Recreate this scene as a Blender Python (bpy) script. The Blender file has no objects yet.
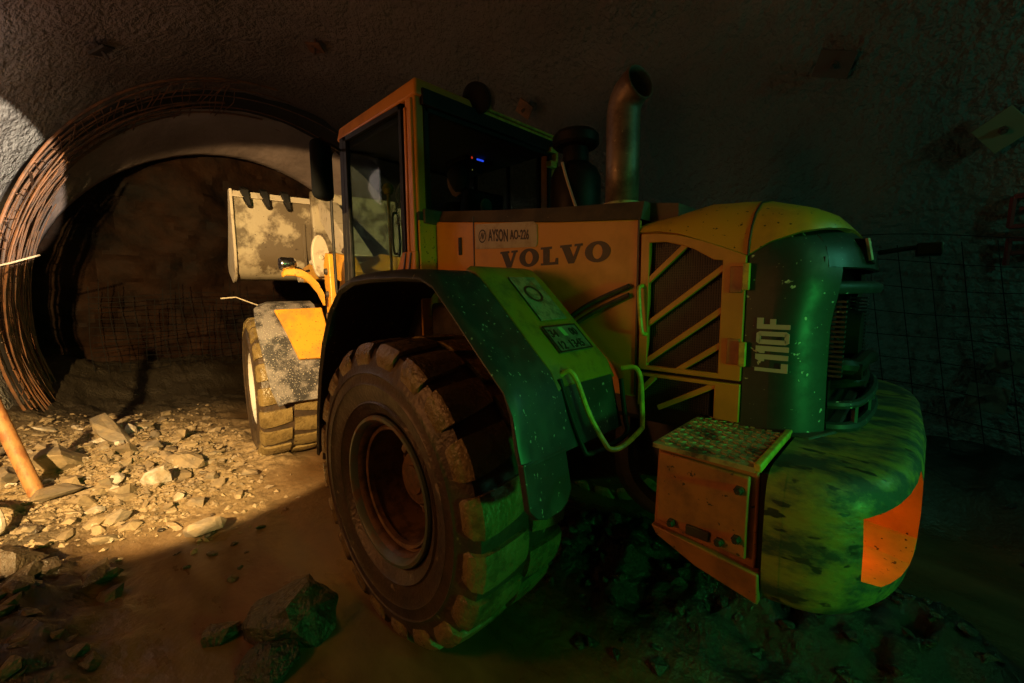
import bpy, bmesh, math, random
import numpy as np
from mathutils import Vector, Matrix
from mathutils import noise as mnoise

S = bpy.context.scene
COL = S.collection
R = random.Random(7)
PI = math.pi
S.view_settings.view_transform = 'Standard'
S.view_settings.look = 'None'
S.view_settings.exposure = 0.0
S.view_settings.gamma = 1.0
S.view_settings.use_curve_mapping = False

# ------------------------------------------------------------------ noise
_rs = np.random.RandomState(3)
_TAB = _rs.rand(256, 256)
def vnoise(x, y):
    xi = np.floor(x).astype(int); yi = np.floor(y).astype(int)
    fx = x - xi; fy = y - yi
    fx = fx*fx*(3-2*fx); fy = fy*fy*(3-2*fy)
    g = lambda a, b: _TAB[a % 256, b % 256]
    return (g(xi, yi)*(1-fx)+g(xi+1, yi)*fx)*(1-fy)+(g(xi, yi+1)*(1-fx)+g(xi+1, yi+1)*fx)*fy
def fbm(x, y, o=4):
    s = 0; a = .5; x = np.asarray(x, float); y = np.asarray(y, float)
    for k in range(o):
        s = s+a*(vnoise(x+17.3*k, y+9.1*k)-.5)*2; x = x*2.03; y = y*2.03; a *= .5
    return s
def ridged(x, y, o=4):
    s = 0; a = .5; x = np.asarray(x, float); y = np.asarray(y, float)
    for k in range(o):
        s = s+a*(1-np.abs(vnoise(x+31.7*k, y+5.5*k)*2-1)*1.6); x = x*2.1; y = y*2.1; a *= .5
    return s
def sstep(a, b, x):
    t = np.clip((x-a)/(b-a), 0, 1); return t*t*(3-2*t)

# ------------------------------------------------------------------ materials
MATS = {}
def mat(name, col, rough=.5, metal=0., col2=None, sc=6., lo=.45, hi=.6, spots=None, spot_sc=40., spot_lo=.66,
        bump=0., bump_sc=40., rough2=None, spec=.5, coat=0., stretch=None, det=6.):
    m = bpy.data.materials.new(name); m.use_nodes = True
    nt = m.node_tree; N = nt.nodes; L = nt.links
    b = N['Principled BSDF']
    b.inputs['Base Color'].default_value = (*col, 1); b.inputs['Roughness'].default_value = rough
    b.inputs['Metallic'].default_value = metal; b.inputs['Specular IOR Level'].default_value = spec
    b.inputs['Coat Weight'].default_value = coat
    tc = N.new('ShaderNodeNewGeometry'); vec = tc.outputs['Position']
    if stretch:
        mp = N.new('ShaderNodeMapping'); mp.inputs['Scale'].default_value = stretch; L.new(vec, mp.inputs['Vector']); vec = mp.outputs['Vector']
    cur = None
    if col2 is not None:
        n = N.new('ShaderNodeTexNoise'); n.inputs['Scale'].default_value = sc; n.inputs['Detail'].default_value = det; n.inputs['Roughness'].default_value = .65
        L.new(vec, n.inputs['Vector'])
        mr = N.new('ShaderNodeMapRange'); mr.inputs['From Min'].default_value = lo; mr.inputs['From Max'].default_value = hi
        L.new(n.outputs['Fac'], mr.inputs['Value'])
        mx = N.new('ShaderNodeMix'); mx.data_type = 'RGBA'; mx.inputs['A'].default_value = (*col, 1); mx.inputs['B'].default_value = (*col2, 1)
        L.new(mr.outputs['Result'], mx.inputs['Factor']); cur = mx.outputs['Result']
        if rough2 is not None:
            r = N.new('ShaderNodeMapRange'); r.inputs['To Min'].default_value = rough; r.inputs['To Max'].default_value = rough2
            L.new(mr.outputs['Result'], r.inputs['Value']); L.new(r.outputs['Result'], b.inputs['Roughness'])
    if spots is not None:
        n = N.new('ShaderNodeTexNoise'); n.inputs['Scale'].default_value = spot_sc; n.inputs['Detail'].default_value = 2.
        L.new(vec, n.inputs['Vector'])
        mr = N.new('ShaderNodeMapRange'); mr.inputs['From Min'].default_value = spot_lo; mr.inputs['From Max'].default_value = spot_lo+.04
        L.new(n.outputs['Fac'], mr.inputs['Value'])
        mx = N.new('ShaderNodeMix'); mx.data_type = 'RGBA'; mx.inputs['A'].default_value = (*col, 1); mx.inputs['B'].default_value = (*spots, 1)
        if cur is not None: L.new(cur, mx.inputs['A'])
        L.new(mr.outputs['Result'], mx.inputs['Factor']); cur = mx.outputs['Result']
    if cur is not None: L.new(cur, b.inputs['Base Color'])
    if bump > 0:
        n = N.new('ShaderNodeTexNoise'); n.inputs['Scale'].default_value = bump_sc; n.inputs['Detail'].default_value = 6.
        L.new(vec, n.inputs['Vector'])
        bp = N.new('ShaderNodeBump'); bp.inputs['Strength'].default_value = 1.; bp.inputs['Distance'].default_value = bump
        L.new(n.outputs['Fac'], bp.inputs['Height']); L.new(bp.outputs['Normal'], b.inputs['Normal'])
    MATS[name] = m; return m
def emis(name, col, st):
    m = bpy.data.materials.new(name); m.use_nodes = True; b = m.node_tree.nodes['Principled BSDF']
    b.inputs['Base Color'].default_value = (*[c*.3 for c in col], 1); b.inputs['Emission Color'].default_value = (*col, 1); b.inputs['Emission Strength'].default_value = st
    MATS[name] = m; return m
def glassmat(name, tint):
    m = bpy.data.materials.new(name); m.use_nodes = True; nt = m.node_tree; N = nt.nodes; L = nt.links
    N.remove(N['Principled BSDF']); out = N['Material Output']
    t = N.new('ShaderNodeBsdfTransparent'); t.inputs['Color'].default_value = (*tint, 1)
    g = N.new('ShaderNodeBsdfGlossy'); g.inputs['Roughness'].default_value = .04
    f = N.new('ShaderNodeFresnel'); f.inputs['IOR'].default_value = 1.07
    x = N.new('ShaderNodeMixShader'); L.new(f.outputs[0], x.inputs[0]); L.new(t.outputs[0], x.inputs[1]); L.new(g.outputs[0], x.inputs[2])
    L.new(x.outputs[0], out.inputs['Surface']); MATS[name] = m; return m

YEL = (.60, .285, .022); MUD = (.10, .065, .036)
yellow = mat('yellow_paint', YEL, .42, col2=(.30, .15, .03), sc=3.5, lo=.5, hi=.75, spots=(.05, .03, .015), spot_sc=55, spot_lo=.67, rough2=.6, bump=.0006, bump_sc=30)
yellow_clean = mat('hood_yellow_paint', (.56, .235, .016), .45, col2=(.36, .15, .02), sc=4, lo=.48, hi=.8, rough2=.6)
cwpaint = mat('scuffed_counterweight_paint', (.26, .185, .04), .42, col2=(.035, .042, .034), sc=5., lo=.42, hi=.56, spots=(.03, .025, .016), spot_sc=17, spot_lo=.61, rough2=.65, bump=.004, bump_sc=22, stretch=(.8, 1.3, 1.9), det=9)
grimy = mat('grimy_step_metal', (.40, .36, .16), .5, col2=(.08, .06, .035), sc=7, lo=.48, hi=.6, bump=.002, bump_sc=60)
boxpaint = mat('rusty_box_paint', (.42, .165, .045), .5, col2=(.24, .10, .04), sc=8, lo=.45, hi=.65, spots=(.06, .035, .02), spot_sc=50, spot_lo=.68, bump=.001, bump_sc=50)
grey = mat('dark_grey_paint', (.026, .033, .035), .40, col2=(.014, .018, .019), sc=5, spots=(.50, .50, .44), spot_sc=38, spot_lo=.685, rough2=.55)
greyplastic = mat('dark_fender_plastic', (.022, .027, .028), .42, col2=(.055, .056, .048), sc=7, lo=.48, hi=.72, spots=(.30, .29, .24), spot_sc=60, spot_lo=.675, rough2=.7, stretch=(1, 1, .6))
mudplate = mat('mud_splashed_fender_plastic', (.022, .022, .024), .55, col2=(.17, .158, .15), sc=5, lo=.44, hi=.56, spots=(.36, .33, .29), spot_sc=85, spot_lo=.62, bump=.003, bump_sc=50)
black = mat('black_plastic', (.007, .007, .007), .5, col2=(.015, .013, .011), sc=10, spec=.22)
chassis = mat('dark_chassis_steel', (.025, .022, .018), .6, col2=(.06, .045, .03), sc=8)
rubber = mat('muddy_tyre_rubber', (.062, .040, .023), .36, col2=(.026, .021, .017), sc=6, lo=.42, hi=.68, spots=(.20, .155, .10), spot_sc=14, spot_lo=.685, bump=.005, bump_sc=45, rough2=.5)
treadmud = mat('muddy_tyre_tread', (.20, .145, .055), .32, col2=(.08, .055, .022), sc=9, lo=.45, hi=.7, bump=.009, bump_sc=45, rough2=.18)
rimpaint = mat('green_reflection_rim_paint', (.085, .115, .085), .4, col2=(.13, .075, .035), sc=9, lo=.48, hi=.62, rough2=.6)  # green-grey tone puts a green reflection into the rim colour
rimrust = mat('muddy_rim_steel', (.16, .085, .035), .5, col2=(.07, .04, .02), sc=12, bump=.002, bump_sc=60)
whiterim = mat('pale_rim_paint', (.62, .60, .55), .5, col2=(.3, .25, .18), sc=12, lo=.55, hi=.7)
bucketm = mat('worn_bucket_steel', (.40, .35, .25), .5, col2=(.115, .088, .055), sc=1.7, lo=.47, hi=.56, spots=(.05, .035, .025), spot_sc=22, spot_lo=.68, bump=.003, bump_sc=25)
palesteel = mat('pale_worn_steel', (.50, .44, .34), .5, col2=(.24, .19, .13), sc=7, lo=.54, hi=.66)
chrome = mat('chrome_lamp_shell', (.72, .75, .8), .22, 1., col2=(.3, .3, .3), sc=40)
exhaust = mat('weathered_exhaust_steel', (.20, .15, .11), .45, .35, col2=(.11, .075, .055), sc=9, spots=(.3, .25, .18), spot_sc=40, spot_lo=.70)
traymat = mat('dusty_hood_top', (.075, .052, .036), .6, col2=(.045, .032, .024), sc=8, spots=(.3, .25, .2), spot_sc=60, spot_lo=.74)
decal = mat('black_lettering', (.022, .016, .012), .5, col2=(.06, .03, .015), sc=25, lo=.55, hi=.7)
greydecal = mat('grey_lettering', (.42, .42, .40), .5)
sticker = mat('worn_plate_sheet', (.42, .33, .24), .55, col2=(.24, .15, .09), sc=18, lo=.5, hi=.75)
platemat = mat('dirty_number_plate', (.15, .165, .15), .4, col2=(.07, .08, .07), sc=30)
glossdecal = mat('glossy_decal', (.22, .26, .20), .15, col2=(.10, .13, .1), sc=22)
mirrorm = mat('mirror_shell', (.004, .005, .006), .8, spec=.08)
amber = mat('amber_lens', (.20, .035, .01), .12, coat=1.)
handy = mat('yellow_handrail_paint', (.58, .47, .05), .4, col2=(.35, .28, .04), sc=20)
fabric = mat('dark_work_jacket', (.02, .022, .028), .85)
skin = mat('skin', (.36, .17, .10), .55)
hairm = mat('dark_hair', (.012, .009, .008), .7)
meshblk = mat('black_grille_mesh', (.013, .014, .013), .5)
meshwire = mat('grille_wire', (.045, .047, .042), .5)
woodm = mat('rusty_pipe_steel', (.42, .21, .075), .6, col2=(.27, .11, .04), sc=14, bump=.002, bump_sc=50, stretch=(1, 1, .5))
hosem = mat('pale_hose_rubber', (.55, .52, .45), .5, col2=(.3, .25, .18), sc=12)
rebarm = mat('rusty_rebar', (.20, .085, .035), .6, col2=(.09, .05, .03), sc=6)
wirem = mat('dark_mesh_wire', (.008, .008, .008), .8, spec=.15)
redpaint = mat('faded_red_spray_paint', (.14, .012, .012), .8)
tealp = mat('teal_headrest_fabric', (.05, .16, .13), .7)
glass = glassmat('cab_glass', (.66, .74, .71))
redlens = emis('lit_red_lens', (1., .05, .008), 1.1)
blueled = emis('blue_display', (.03, .08, 1.), 1.4)
redled = emis('red_indicator', (1., .05, .02), .8)
yelled = emis('yellow_indicator', (.8, .6, .1), .3)

# rock stone variants
stone_l = mat('tan_crushed_rock', (.33, .25, .145), .65, col2=(.19, .15, .10), sc=6, lo=.4, hi=.65, bump=.006, bump_sc=28, spots=(.42, .38, .3), spot_sc=22, spot_lo=.70)
stone_p = mat('pale_quartz_rock', (.55, .50, .43), .6, col2=(.36, .29, .2), sc=9, bump=.006, bump_sc=30)
stone_g = mat('grey_slate_rock', (.20, .165, .12), .6, col2=(.30, .23, .14), sc=5, lo=.45, hi=.6, bump=.006, bump_sc=25, stretch=(1, 1, 2.5))
stone_d = mat('wet_dark_rock', (.065, .047, .028), .4, col2=(.035, .028, .02), sc=8, bump=.018, bump_sc=48, rough2=.25)
stone_w = mat('wet_black_rock', (.032, .032, .024), .42, col2=(.025, .025, .018), sc=9, bump=.02, bump_sc=55, rough2=.25)
boulder_m = mat('wet_boulder', (.05, .045, .03), .36, col2=(.022, .024, .016), sc=7, bump=.022, bump_sc=40, rough2=.24)

def shotcrete(name, col, col2, bdist, bsc, rough=.8):
    m = mat(name, col, rough, col2=col2, sc=.9, lo=.35, hi=.7)
    nt = m.node_tree; N = nt.nodes; L = nt.links; b = N['Principled BSDF']
    g = [n for n in N if n.type == 'NEW_GEOMETRY'][0]
    n1 = N.new('ShaderNodeTexNoise'); n1.inputs['Scale'].default_value = bsc; n1.inputs['Detail'].default_value = 3; n1.inputs['Roughness'].default_value = .55
    L.new(g.outputs['Position'], n1.inputs['Vector'])
    n2 = N.new('ShaderNodeTexNoise'); n2.inputs['Scale'].default_value = bsc*.28; n2.inputs['Detail'].default_value = 3
    L.new(g.outputs['Position'], n2.inputs['Vector'])
    ad = N.new('ShaderNodeMath'); ad.operation = 'ADD'; L.new(n1.outputs['Fac'], ad.inputs[0]); L.new(n2.outputs['Fac'], ad.inputs[1])
    bp = N.new('ShaderNodeBump'); bp.inputs['Strength'].default_value = 1.; bp.inputs['Distance'].default_value = bdist
    L.new(ad.outputs[0], bp.inputs['Height']); L.new(bp.outputs['Normal'], b.inputs['Normal'])
    return m
shot = shotcrete('sprayed_concrete', (.40, .38, .35), (.27, .25, .23), .095, 14)
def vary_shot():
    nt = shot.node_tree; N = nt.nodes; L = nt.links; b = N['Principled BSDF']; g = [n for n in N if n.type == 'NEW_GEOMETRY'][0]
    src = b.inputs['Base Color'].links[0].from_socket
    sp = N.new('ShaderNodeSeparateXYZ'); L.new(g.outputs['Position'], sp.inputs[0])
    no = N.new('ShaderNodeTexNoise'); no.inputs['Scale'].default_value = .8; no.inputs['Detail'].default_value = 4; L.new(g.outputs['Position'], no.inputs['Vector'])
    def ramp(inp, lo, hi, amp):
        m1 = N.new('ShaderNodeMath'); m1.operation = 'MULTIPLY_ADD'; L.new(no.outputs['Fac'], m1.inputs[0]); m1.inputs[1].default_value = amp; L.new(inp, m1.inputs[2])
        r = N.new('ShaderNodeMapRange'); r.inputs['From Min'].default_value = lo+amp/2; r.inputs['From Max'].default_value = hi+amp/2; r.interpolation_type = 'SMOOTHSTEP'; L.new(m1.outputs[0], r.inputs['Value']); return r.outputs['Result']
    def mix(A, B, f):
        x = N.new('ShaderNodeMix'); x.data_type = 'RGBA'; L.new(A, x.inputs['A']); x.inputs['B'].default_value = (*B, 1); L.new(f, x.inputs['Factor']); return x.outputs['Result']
    c = mix(src, (.17, .13, .11), ramp(sp.outputs['Z'], 4.2, 5.0, .6))       # darker, browner towards the crown
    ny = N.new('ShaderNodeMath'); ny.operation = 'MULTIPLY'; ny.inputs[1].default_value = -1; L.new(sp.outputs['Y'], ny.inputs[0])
    c = mix(c, (.10, .105, .098), ramp(ny.outputs[0], .6, 2.6, 1.2))          # darker towards the right side
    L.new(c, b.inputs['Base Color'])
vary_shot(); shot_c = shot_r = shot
conc = shotcrete('smooth_sprayed_lip', (.34, .26, .24), (.20, .15, .135), .03, 5)
bandm = shotcrete('dark_concrete_band', (.035, .03, .027), (.022, .019, .017), .012, 4)  # band given a darker concrete tone than the vault
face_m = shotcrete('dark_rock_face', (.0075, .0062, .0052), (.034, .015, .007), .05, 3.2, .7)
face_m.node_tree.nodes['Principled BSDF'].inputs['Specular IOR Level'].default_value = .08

# ------------------------------------------------------------------ mesh builder
ORG = {}
class MB:
    def __init__(s): s.v = []; s.f = []; s.mi = []; s.cur = 0
    def add(s, vs, fs):
        o = len(s.v); s.v += [tuple(map(float, q)) for q in vs]; s.f += [tuple(o+i for i in f) for f in fs]; s.mi += [s.cur]*len(fs); return s
    def box(s, x0, x1, y0, y1, z0, z1, M=None):
        vs = [Vector((x, y, z)) for x in (x0, x1) for y in (y0, y1) for z in (z0, z1)]
        if M: vs = [M @ v for v in vs]
        return s.add(vs, [(0, 1, 3, 2), (4, 6, 7, 5), (0, 4, 5, 1), (2, 3, 7, 6), (0, 2, 6, 4), (1, 5, 7, 3)])
    def hexa(s, a, b):
        n = len(a); return s.add(list(a)+list(b), [tuple(range(n))[::-1], tuple(range(n, 2*n))]+[(i, (i+1) % n, n+(i+1) % n, n+i) for i in range(n)])
    def prism_y(s, pts, y0, y1):      # pts (x,z)
        return s.hexa([(x, y0, z) for x, z in pts], [(x, y1, z) for x, z in pts])
    def prism_z(s, pts, z0, z1):
        return s.hexa([(x, y, z0) for x, y in pts], [(x, y, z1) for x, y in pts])
    def grid(s, P, closed_u=False, closed_v=False):   # P[i][j]
        n = len(P); m = len(P[0]); fs = []
        for i in range(n if closed_u else n-1):
            for j in range(m if closed_v else m-1):
                a = i*m+j; b = ((i+1) % n)*m+j; c = ((i+1) % n)*m+(j+1) % m; d = i*m+(j+1) % m
                fs.append((a, b, c, d))
        return s.add([q for r in P for q in r], fs)
    def tube(s, pts, r, n=8, caps=True):
        pts = [Vector(p) for p in pts]; rr = r if isinstance(r, (list, tuple)) else [r]*len(pts)
        rings = []; up = None
        for i, p in enumerate(pts):
            a = pts[max(i-1, 0)]; b = pts[min(i+1, len(pts)-1)]; t = (b-a).normalized()
            if up is None: up = t.orthogonal().normalized()
            u = (up-t*up.dot(t)).normalized(); w = t.cross(u); up = u
            rings.append([p+(u*math.cos(2*PI*k/n)+w*math.sin(2*PI*k/n))*rr[i] for k in range(n)])
        o = len(s.v); s.grid(rings, closed_v=True)
        if caps: s.f += [tuple(o+k for k in range(n)), tuple(o+(len(pts)-1)*n+k for k in range(n))[::-1]]; s.mi += [s.cur]*2
        return s
    def lathe(s, prof, c, axis='y', n=48, close=False):   # prof (r, t along axis)
        P = []
        for r, t in prof:
            ring = []
            for k in range(n):
                a = 2*PI*k/n; ca, sa = r*math.cos(a), r*math.sin(a)
                ring.append({'y': (c[0]+ca, c[1]+t, c[2]+sa), 'z': (c[0]+ca, c[1]+sa, c[2]+t), 'x': (c[0]+t, c[1]+ca, c[2]+sa)}[axis])
            P.append(ring)
        return s.grid(P, closed_u=close, closed_v=True)
    def sheet(s, P, th):              # grid P with thickness along averaged normal
        n = len(P); m = len(P[0]); V = [[Vector(q) for q in r] for r in P]; B = []
        for i in range(n):
            row = []
            for j in range(m):
                du = V[min(i+1, n-1)][j]-V[max(i-1, 0)][j]; dv = V[i][min(j+1, m-1)]-V[i][max(j-1, 0)]
                nn = du.cross(dv); nn = nn.normalized() if nn.length > 1e-9 else Vector((0, 0, 1)); row.append(V[i][j]-nn*th)
            B.append(row)
        o = len(s.v); s.grid(V); s.grid(B); k = n*m; f2 = []
        for i in range(n-1):
            for j in (0, m-1): f2.append((o+i*m+j, o+(i+1)*m+j, o+k+(i+1)*m+j, o+k+i*m+j))
        for j in range(m-1):
            for i in (0, n-1): f2.append((o+i*m+j, o+i*m+j+1, o+k+i*m+j+1, o+k+i*m+j))
        s.f += f2; s.mi += [s.cur]*len(f2); return s
    def xf(s, M): s.v = [tuple(M @ Vector(v)) for v in s.v]; return s
    def build(s, name, m, parent=None, smooth=35, bevel=0., origin=None, bseg=2, base=False):
        V = np.array(s.v)
        if origin is None:
            origin = (V.min(0)+V.max(0))/2
            if base: origin[2] = V[:, 2].min()
        origin = Vector(tuple(map(float, origin)))
        me = bpy.data.meshes.new(name)
        me.from_pydata([tuple(Vector(v)-origin) for v in s.v], [], s.f)
        for q in (m if isinstance(m, list) else [m]): me.materials.append(q)
        if isinstance(m, list): me.polygons.foreach_set('material_index', s.mi)
        bm = bmesh.new(); bm.from_mesh(me); bmesh.ops.recalc_face_normals(bm, faces=bm.faces); bm.to_mesh(me); bm.free()
        if smooth:
            me.shade_smooth(); me.set_sharp_from_angle(angle=math.radians(smooth))
        o = bpy.data.objects.new(name, me); COL.objects.link(o)
        if bevel:
            b = o.modifiers.new('Bevel', 'BEVEL'); b.width = bevel; b.segments = bseg; b.limit_method = 'ANGLE'; b.angle_limit = math.radians(40)
        ORG[o] = origin
        if parent is not None: o.parent = parent; o.location = origin-ORG[parent]
        else: o.location = origin
        return o
def tag(o, label=None, cat=None, group=None, kind=None):
    if label: o['label'] = label
    if cat: o['category'] = cat
    if group: o['group'] = group
    if kind: o['kind'] = kind
    return o
def thing(name, loc, label, cat, group=None):
    o = bpy.data.objects.new(name, None); COL.objects.link(o); o.location = loc; ORG[o] = Vector(loc); o.empty_display_size = .2
    return tag(o, label, cat, group)
def arc(cx, cz, r, a0, a1, n): return [(cx+r*math.cos(math.radians(a0+(a1-a0)*i/n)), cz+r*math.sin(math.radians(a0+(a1-a0)*i/n))) for i in range(n+1)]
def lerp(xs, ys, x): return float(np.interp(x, xs, ys))
def text_mb(txt, size, fn, th=.003, bold=.0, spacing=1.):
    c = bpy.data.curves.new('t', 'FONT'); c.body = txt; c.size = size; c.extrude = th; c.offset = bold; c.space_character = spacing; c.resolution_u = 4
    o = bpy.data.objects.new('t', c); COL.objects.link(o)
    dg = bpy.context.evaluated_depsgraph_get(); me = bpy.data.meshes.new_from_object(o.evaluated_get(dg))
    mb = MB(); vs = [v.co.copy() for v in me.vertices]
    mb.add([fn(v.x, v.y, v.z) for v in vs], [tuple(p.vertices) for p in me.polygons])
    w = max(v.x for v in vs)
    bpy.data.objects.remove(o); bpy.data.curves.remove(c); bpy.data.meshes.remove(me)
    return mb, w

# ------------------------------------------------------------------ camera
CP = (-1.974, 2.361, 1.815); yaw, pitch, roll, F = -.805, -.116, -.011, 418.571
f = Vector((math.cos(yaw)*math.cos(pitch), math.sin(yaw)*math.cos(pitch), math.sin(pitch)))
r0 = Vector((math.sin(yaw), -math.cos(yaw), 0)); u0 = r0.cross(f)
rr_ = r0*math.cos(roll)+u0*math.sin(roll); uu_ = -r0*math.sin(roll)+u0*math.cos(roll)
cam = bpy.data.cameras.new('camera'); cam.sensor_width = 36; cam.lens = F*36/1024; cam.clip_start = .05; cam.clip_end = 200
co = bpy.data.objects.new('camera', cam); COL.objects.link(co)
Mx = Matrix((rr_, uu_, -f)).transposed().to_4x4(); Mx.translation = CP; co.matrix_world = Mx
S.camera = co

# ------------------------------------------------------------------ ground
def gmask(x, y, cx, cy, sx, sy): return np.exp(-((x-cx)/sx)**2-((y-cy)/sy)**2)
def wall_y(x): return lerp_np(PX, PYC, x)-np.sqrt(np.maximum(.1, lerp_np(PX, PR, x)**2-1.6**2))
PX = [-7, -4, -1, 2, 5, 7.6]; PYC = [1.25, 1.2, 1.05, .55, -.2, -.86]; PR = [4.2, 4.15, 4.1, 4.1, 4.1, 4.1]; PZ = [1.6]*6
def lerp_np(a, b, x): return np.interp(x, a, b)
def dry_mask(x, y):
    e = fbm(x*1.3+4, y*1.3, 3)*.5
    d = 1-np.clip(np.abs((y-(2.35-.07*x))/(1.15+.06*x)), 0, 3)
    return np.clip(sstep(-.25, .45, d+e)*sstep(1.35, 2.3, x+e*.8-(y-1.6)*.35), 0, 1)
def heap_mask(x, y):
    return np.clip(gmask(x, y, -1.35, -.05, .85, .5)+gmask(x, y, -2.1, -.3, .35, .35)*.8+gmask(x, y, -.55, .1, .5, .45)*.6, 0, 1)
def clod_mask(x, y): return np.clip(gmask(x, y, 1.75, 2.85, .95, .38)+gmask(x, y, .9, 2.75, .5, .35)*.7, 0, 1)
def T(x, y):
    x = np.asarray(x, float); y = np.asarray(y, float)
    dm = dry_mask(x, y); hm = heap_mask(x, y); cm = clod_mask(x, y)
    z = .012*fbm(x*1.1, y*1.1, 2)+.003*fbm(x*5, y*5, 2)-.008
    rough = ridged(x*2.3, y*2.3, 5)
    z = z+dm*(.04+(.085*rough+.05*ridged(x*7.3, y*5.1+2, 4))*sstep(2.0, 3.2, x)+.02*fbm(x*9, y*9, 3))
    z = z+.16*gmask(x, y, 4.4, 2.35, 1.5, .75)+.22*gmask(x, y, 3.9, 3.6, 1.8, .7)
    z = z+hm*(.14+.20*ridged(x*3.1+9, y*3.1, 5)+.07*ridged(x*9.1, y*9.1+4, 3))
    z = z+cm*(.04+.17*ridged(x*2.9+3, y*2.9+7, 5)+.05*ridged(x*9.7, y*9.7+4, 3))
    # pile along the right wall
    wy = wall_y(x); d = y-wy
    tp = 1-sstep(.15, 1.0, d+.15*fbm(x*1.7, y*1.7, 2)); z = z+tp*(.42+.12*ridged(x*3, y*3, 4))
    # toe of rock face, left wall toe
    z = z+sstep(6.8, 9.2, x)*(.35+.1*ridged(x*1.7, y*1.7, 4))
    wl = 2*lerp_np(PX, PYC, x)-wy; z = z+(1-sstep(.1, 1.1, wl-y))*.3*sstep(2.5, 4, x)
    # wheel tracks of the front axle: slight ruts
    return z
def axis_pts(segs):
    out = []
    for a, b, st in segs: out += list(np.arange(a, b-1e-6, st))
    out.append(segs[-1][1]); return np.array(out)
gx = axis_pts([(-7, -3, .15), (-3, 4.2, .026), (4.2, 7, .05), (7, 10.2, .12)])
gy = axis_pts([(-4.2, -3, .1), (-3, 3.4, .028), (3.4, 5.6, .08)])
GX, GY = np.meshgrid(gx, gy, indexing='ij'); GZ = T(GX, GY)
V = np.stack([GX, GY, GZ], -1).reshape(-1, 3); n, m_ = GX.shape
idx = np.arange(n*m_).reshape(n, m_)
FC = np.stack([idx[:-1, :-1], idx[1:, :-1], idx[1:, 1:], idx[:-1, 1:]], -1).reshape(-1, 4)
me = bpy.data.meshes.new('floor'); me.vertices.add(len(V)); me.vertices.foreach_set('co', V.ravel())
me.loops.add(FC.size); me.loops.foreach_set('vertex_index', FC.ravel())
me.polygons.add(len(FC)); me.polygons.foreach_set('loop_start', np.arange(0, FC.size, 4)); me.polygons.foreach_set('loop_total', np.full(len(FC), 4))
me.update(calc_edges=True)
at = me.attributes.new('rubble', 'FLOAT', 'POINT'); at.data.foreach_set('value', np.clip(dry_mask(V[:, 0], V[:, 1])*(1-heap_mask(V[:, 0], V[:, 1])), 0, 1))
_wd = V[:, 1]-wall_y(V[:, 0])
at2 = me.attributes.new('muck_and_falloff', 'FLOAT', 'POINT'); at2.data.foreach_set('value', np.clip(2.6*heap_mask(V[:, 0], V[:, 1])+1.3*clod_mask(V[:, 0], V[:, 1])+(1-sstep(.2, 1.2, _wd))+.9*sstep(4.3, 6.6, V[:, 0]), 0, 1))  # muck on the heaps; far floor also darkened in colour to imitate lamp falloff
me.shade_smooth()
fl = bpy.data.objects.new('floor', me); COL.objects.link(fl); tag(fl, kind='structure')
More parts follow.
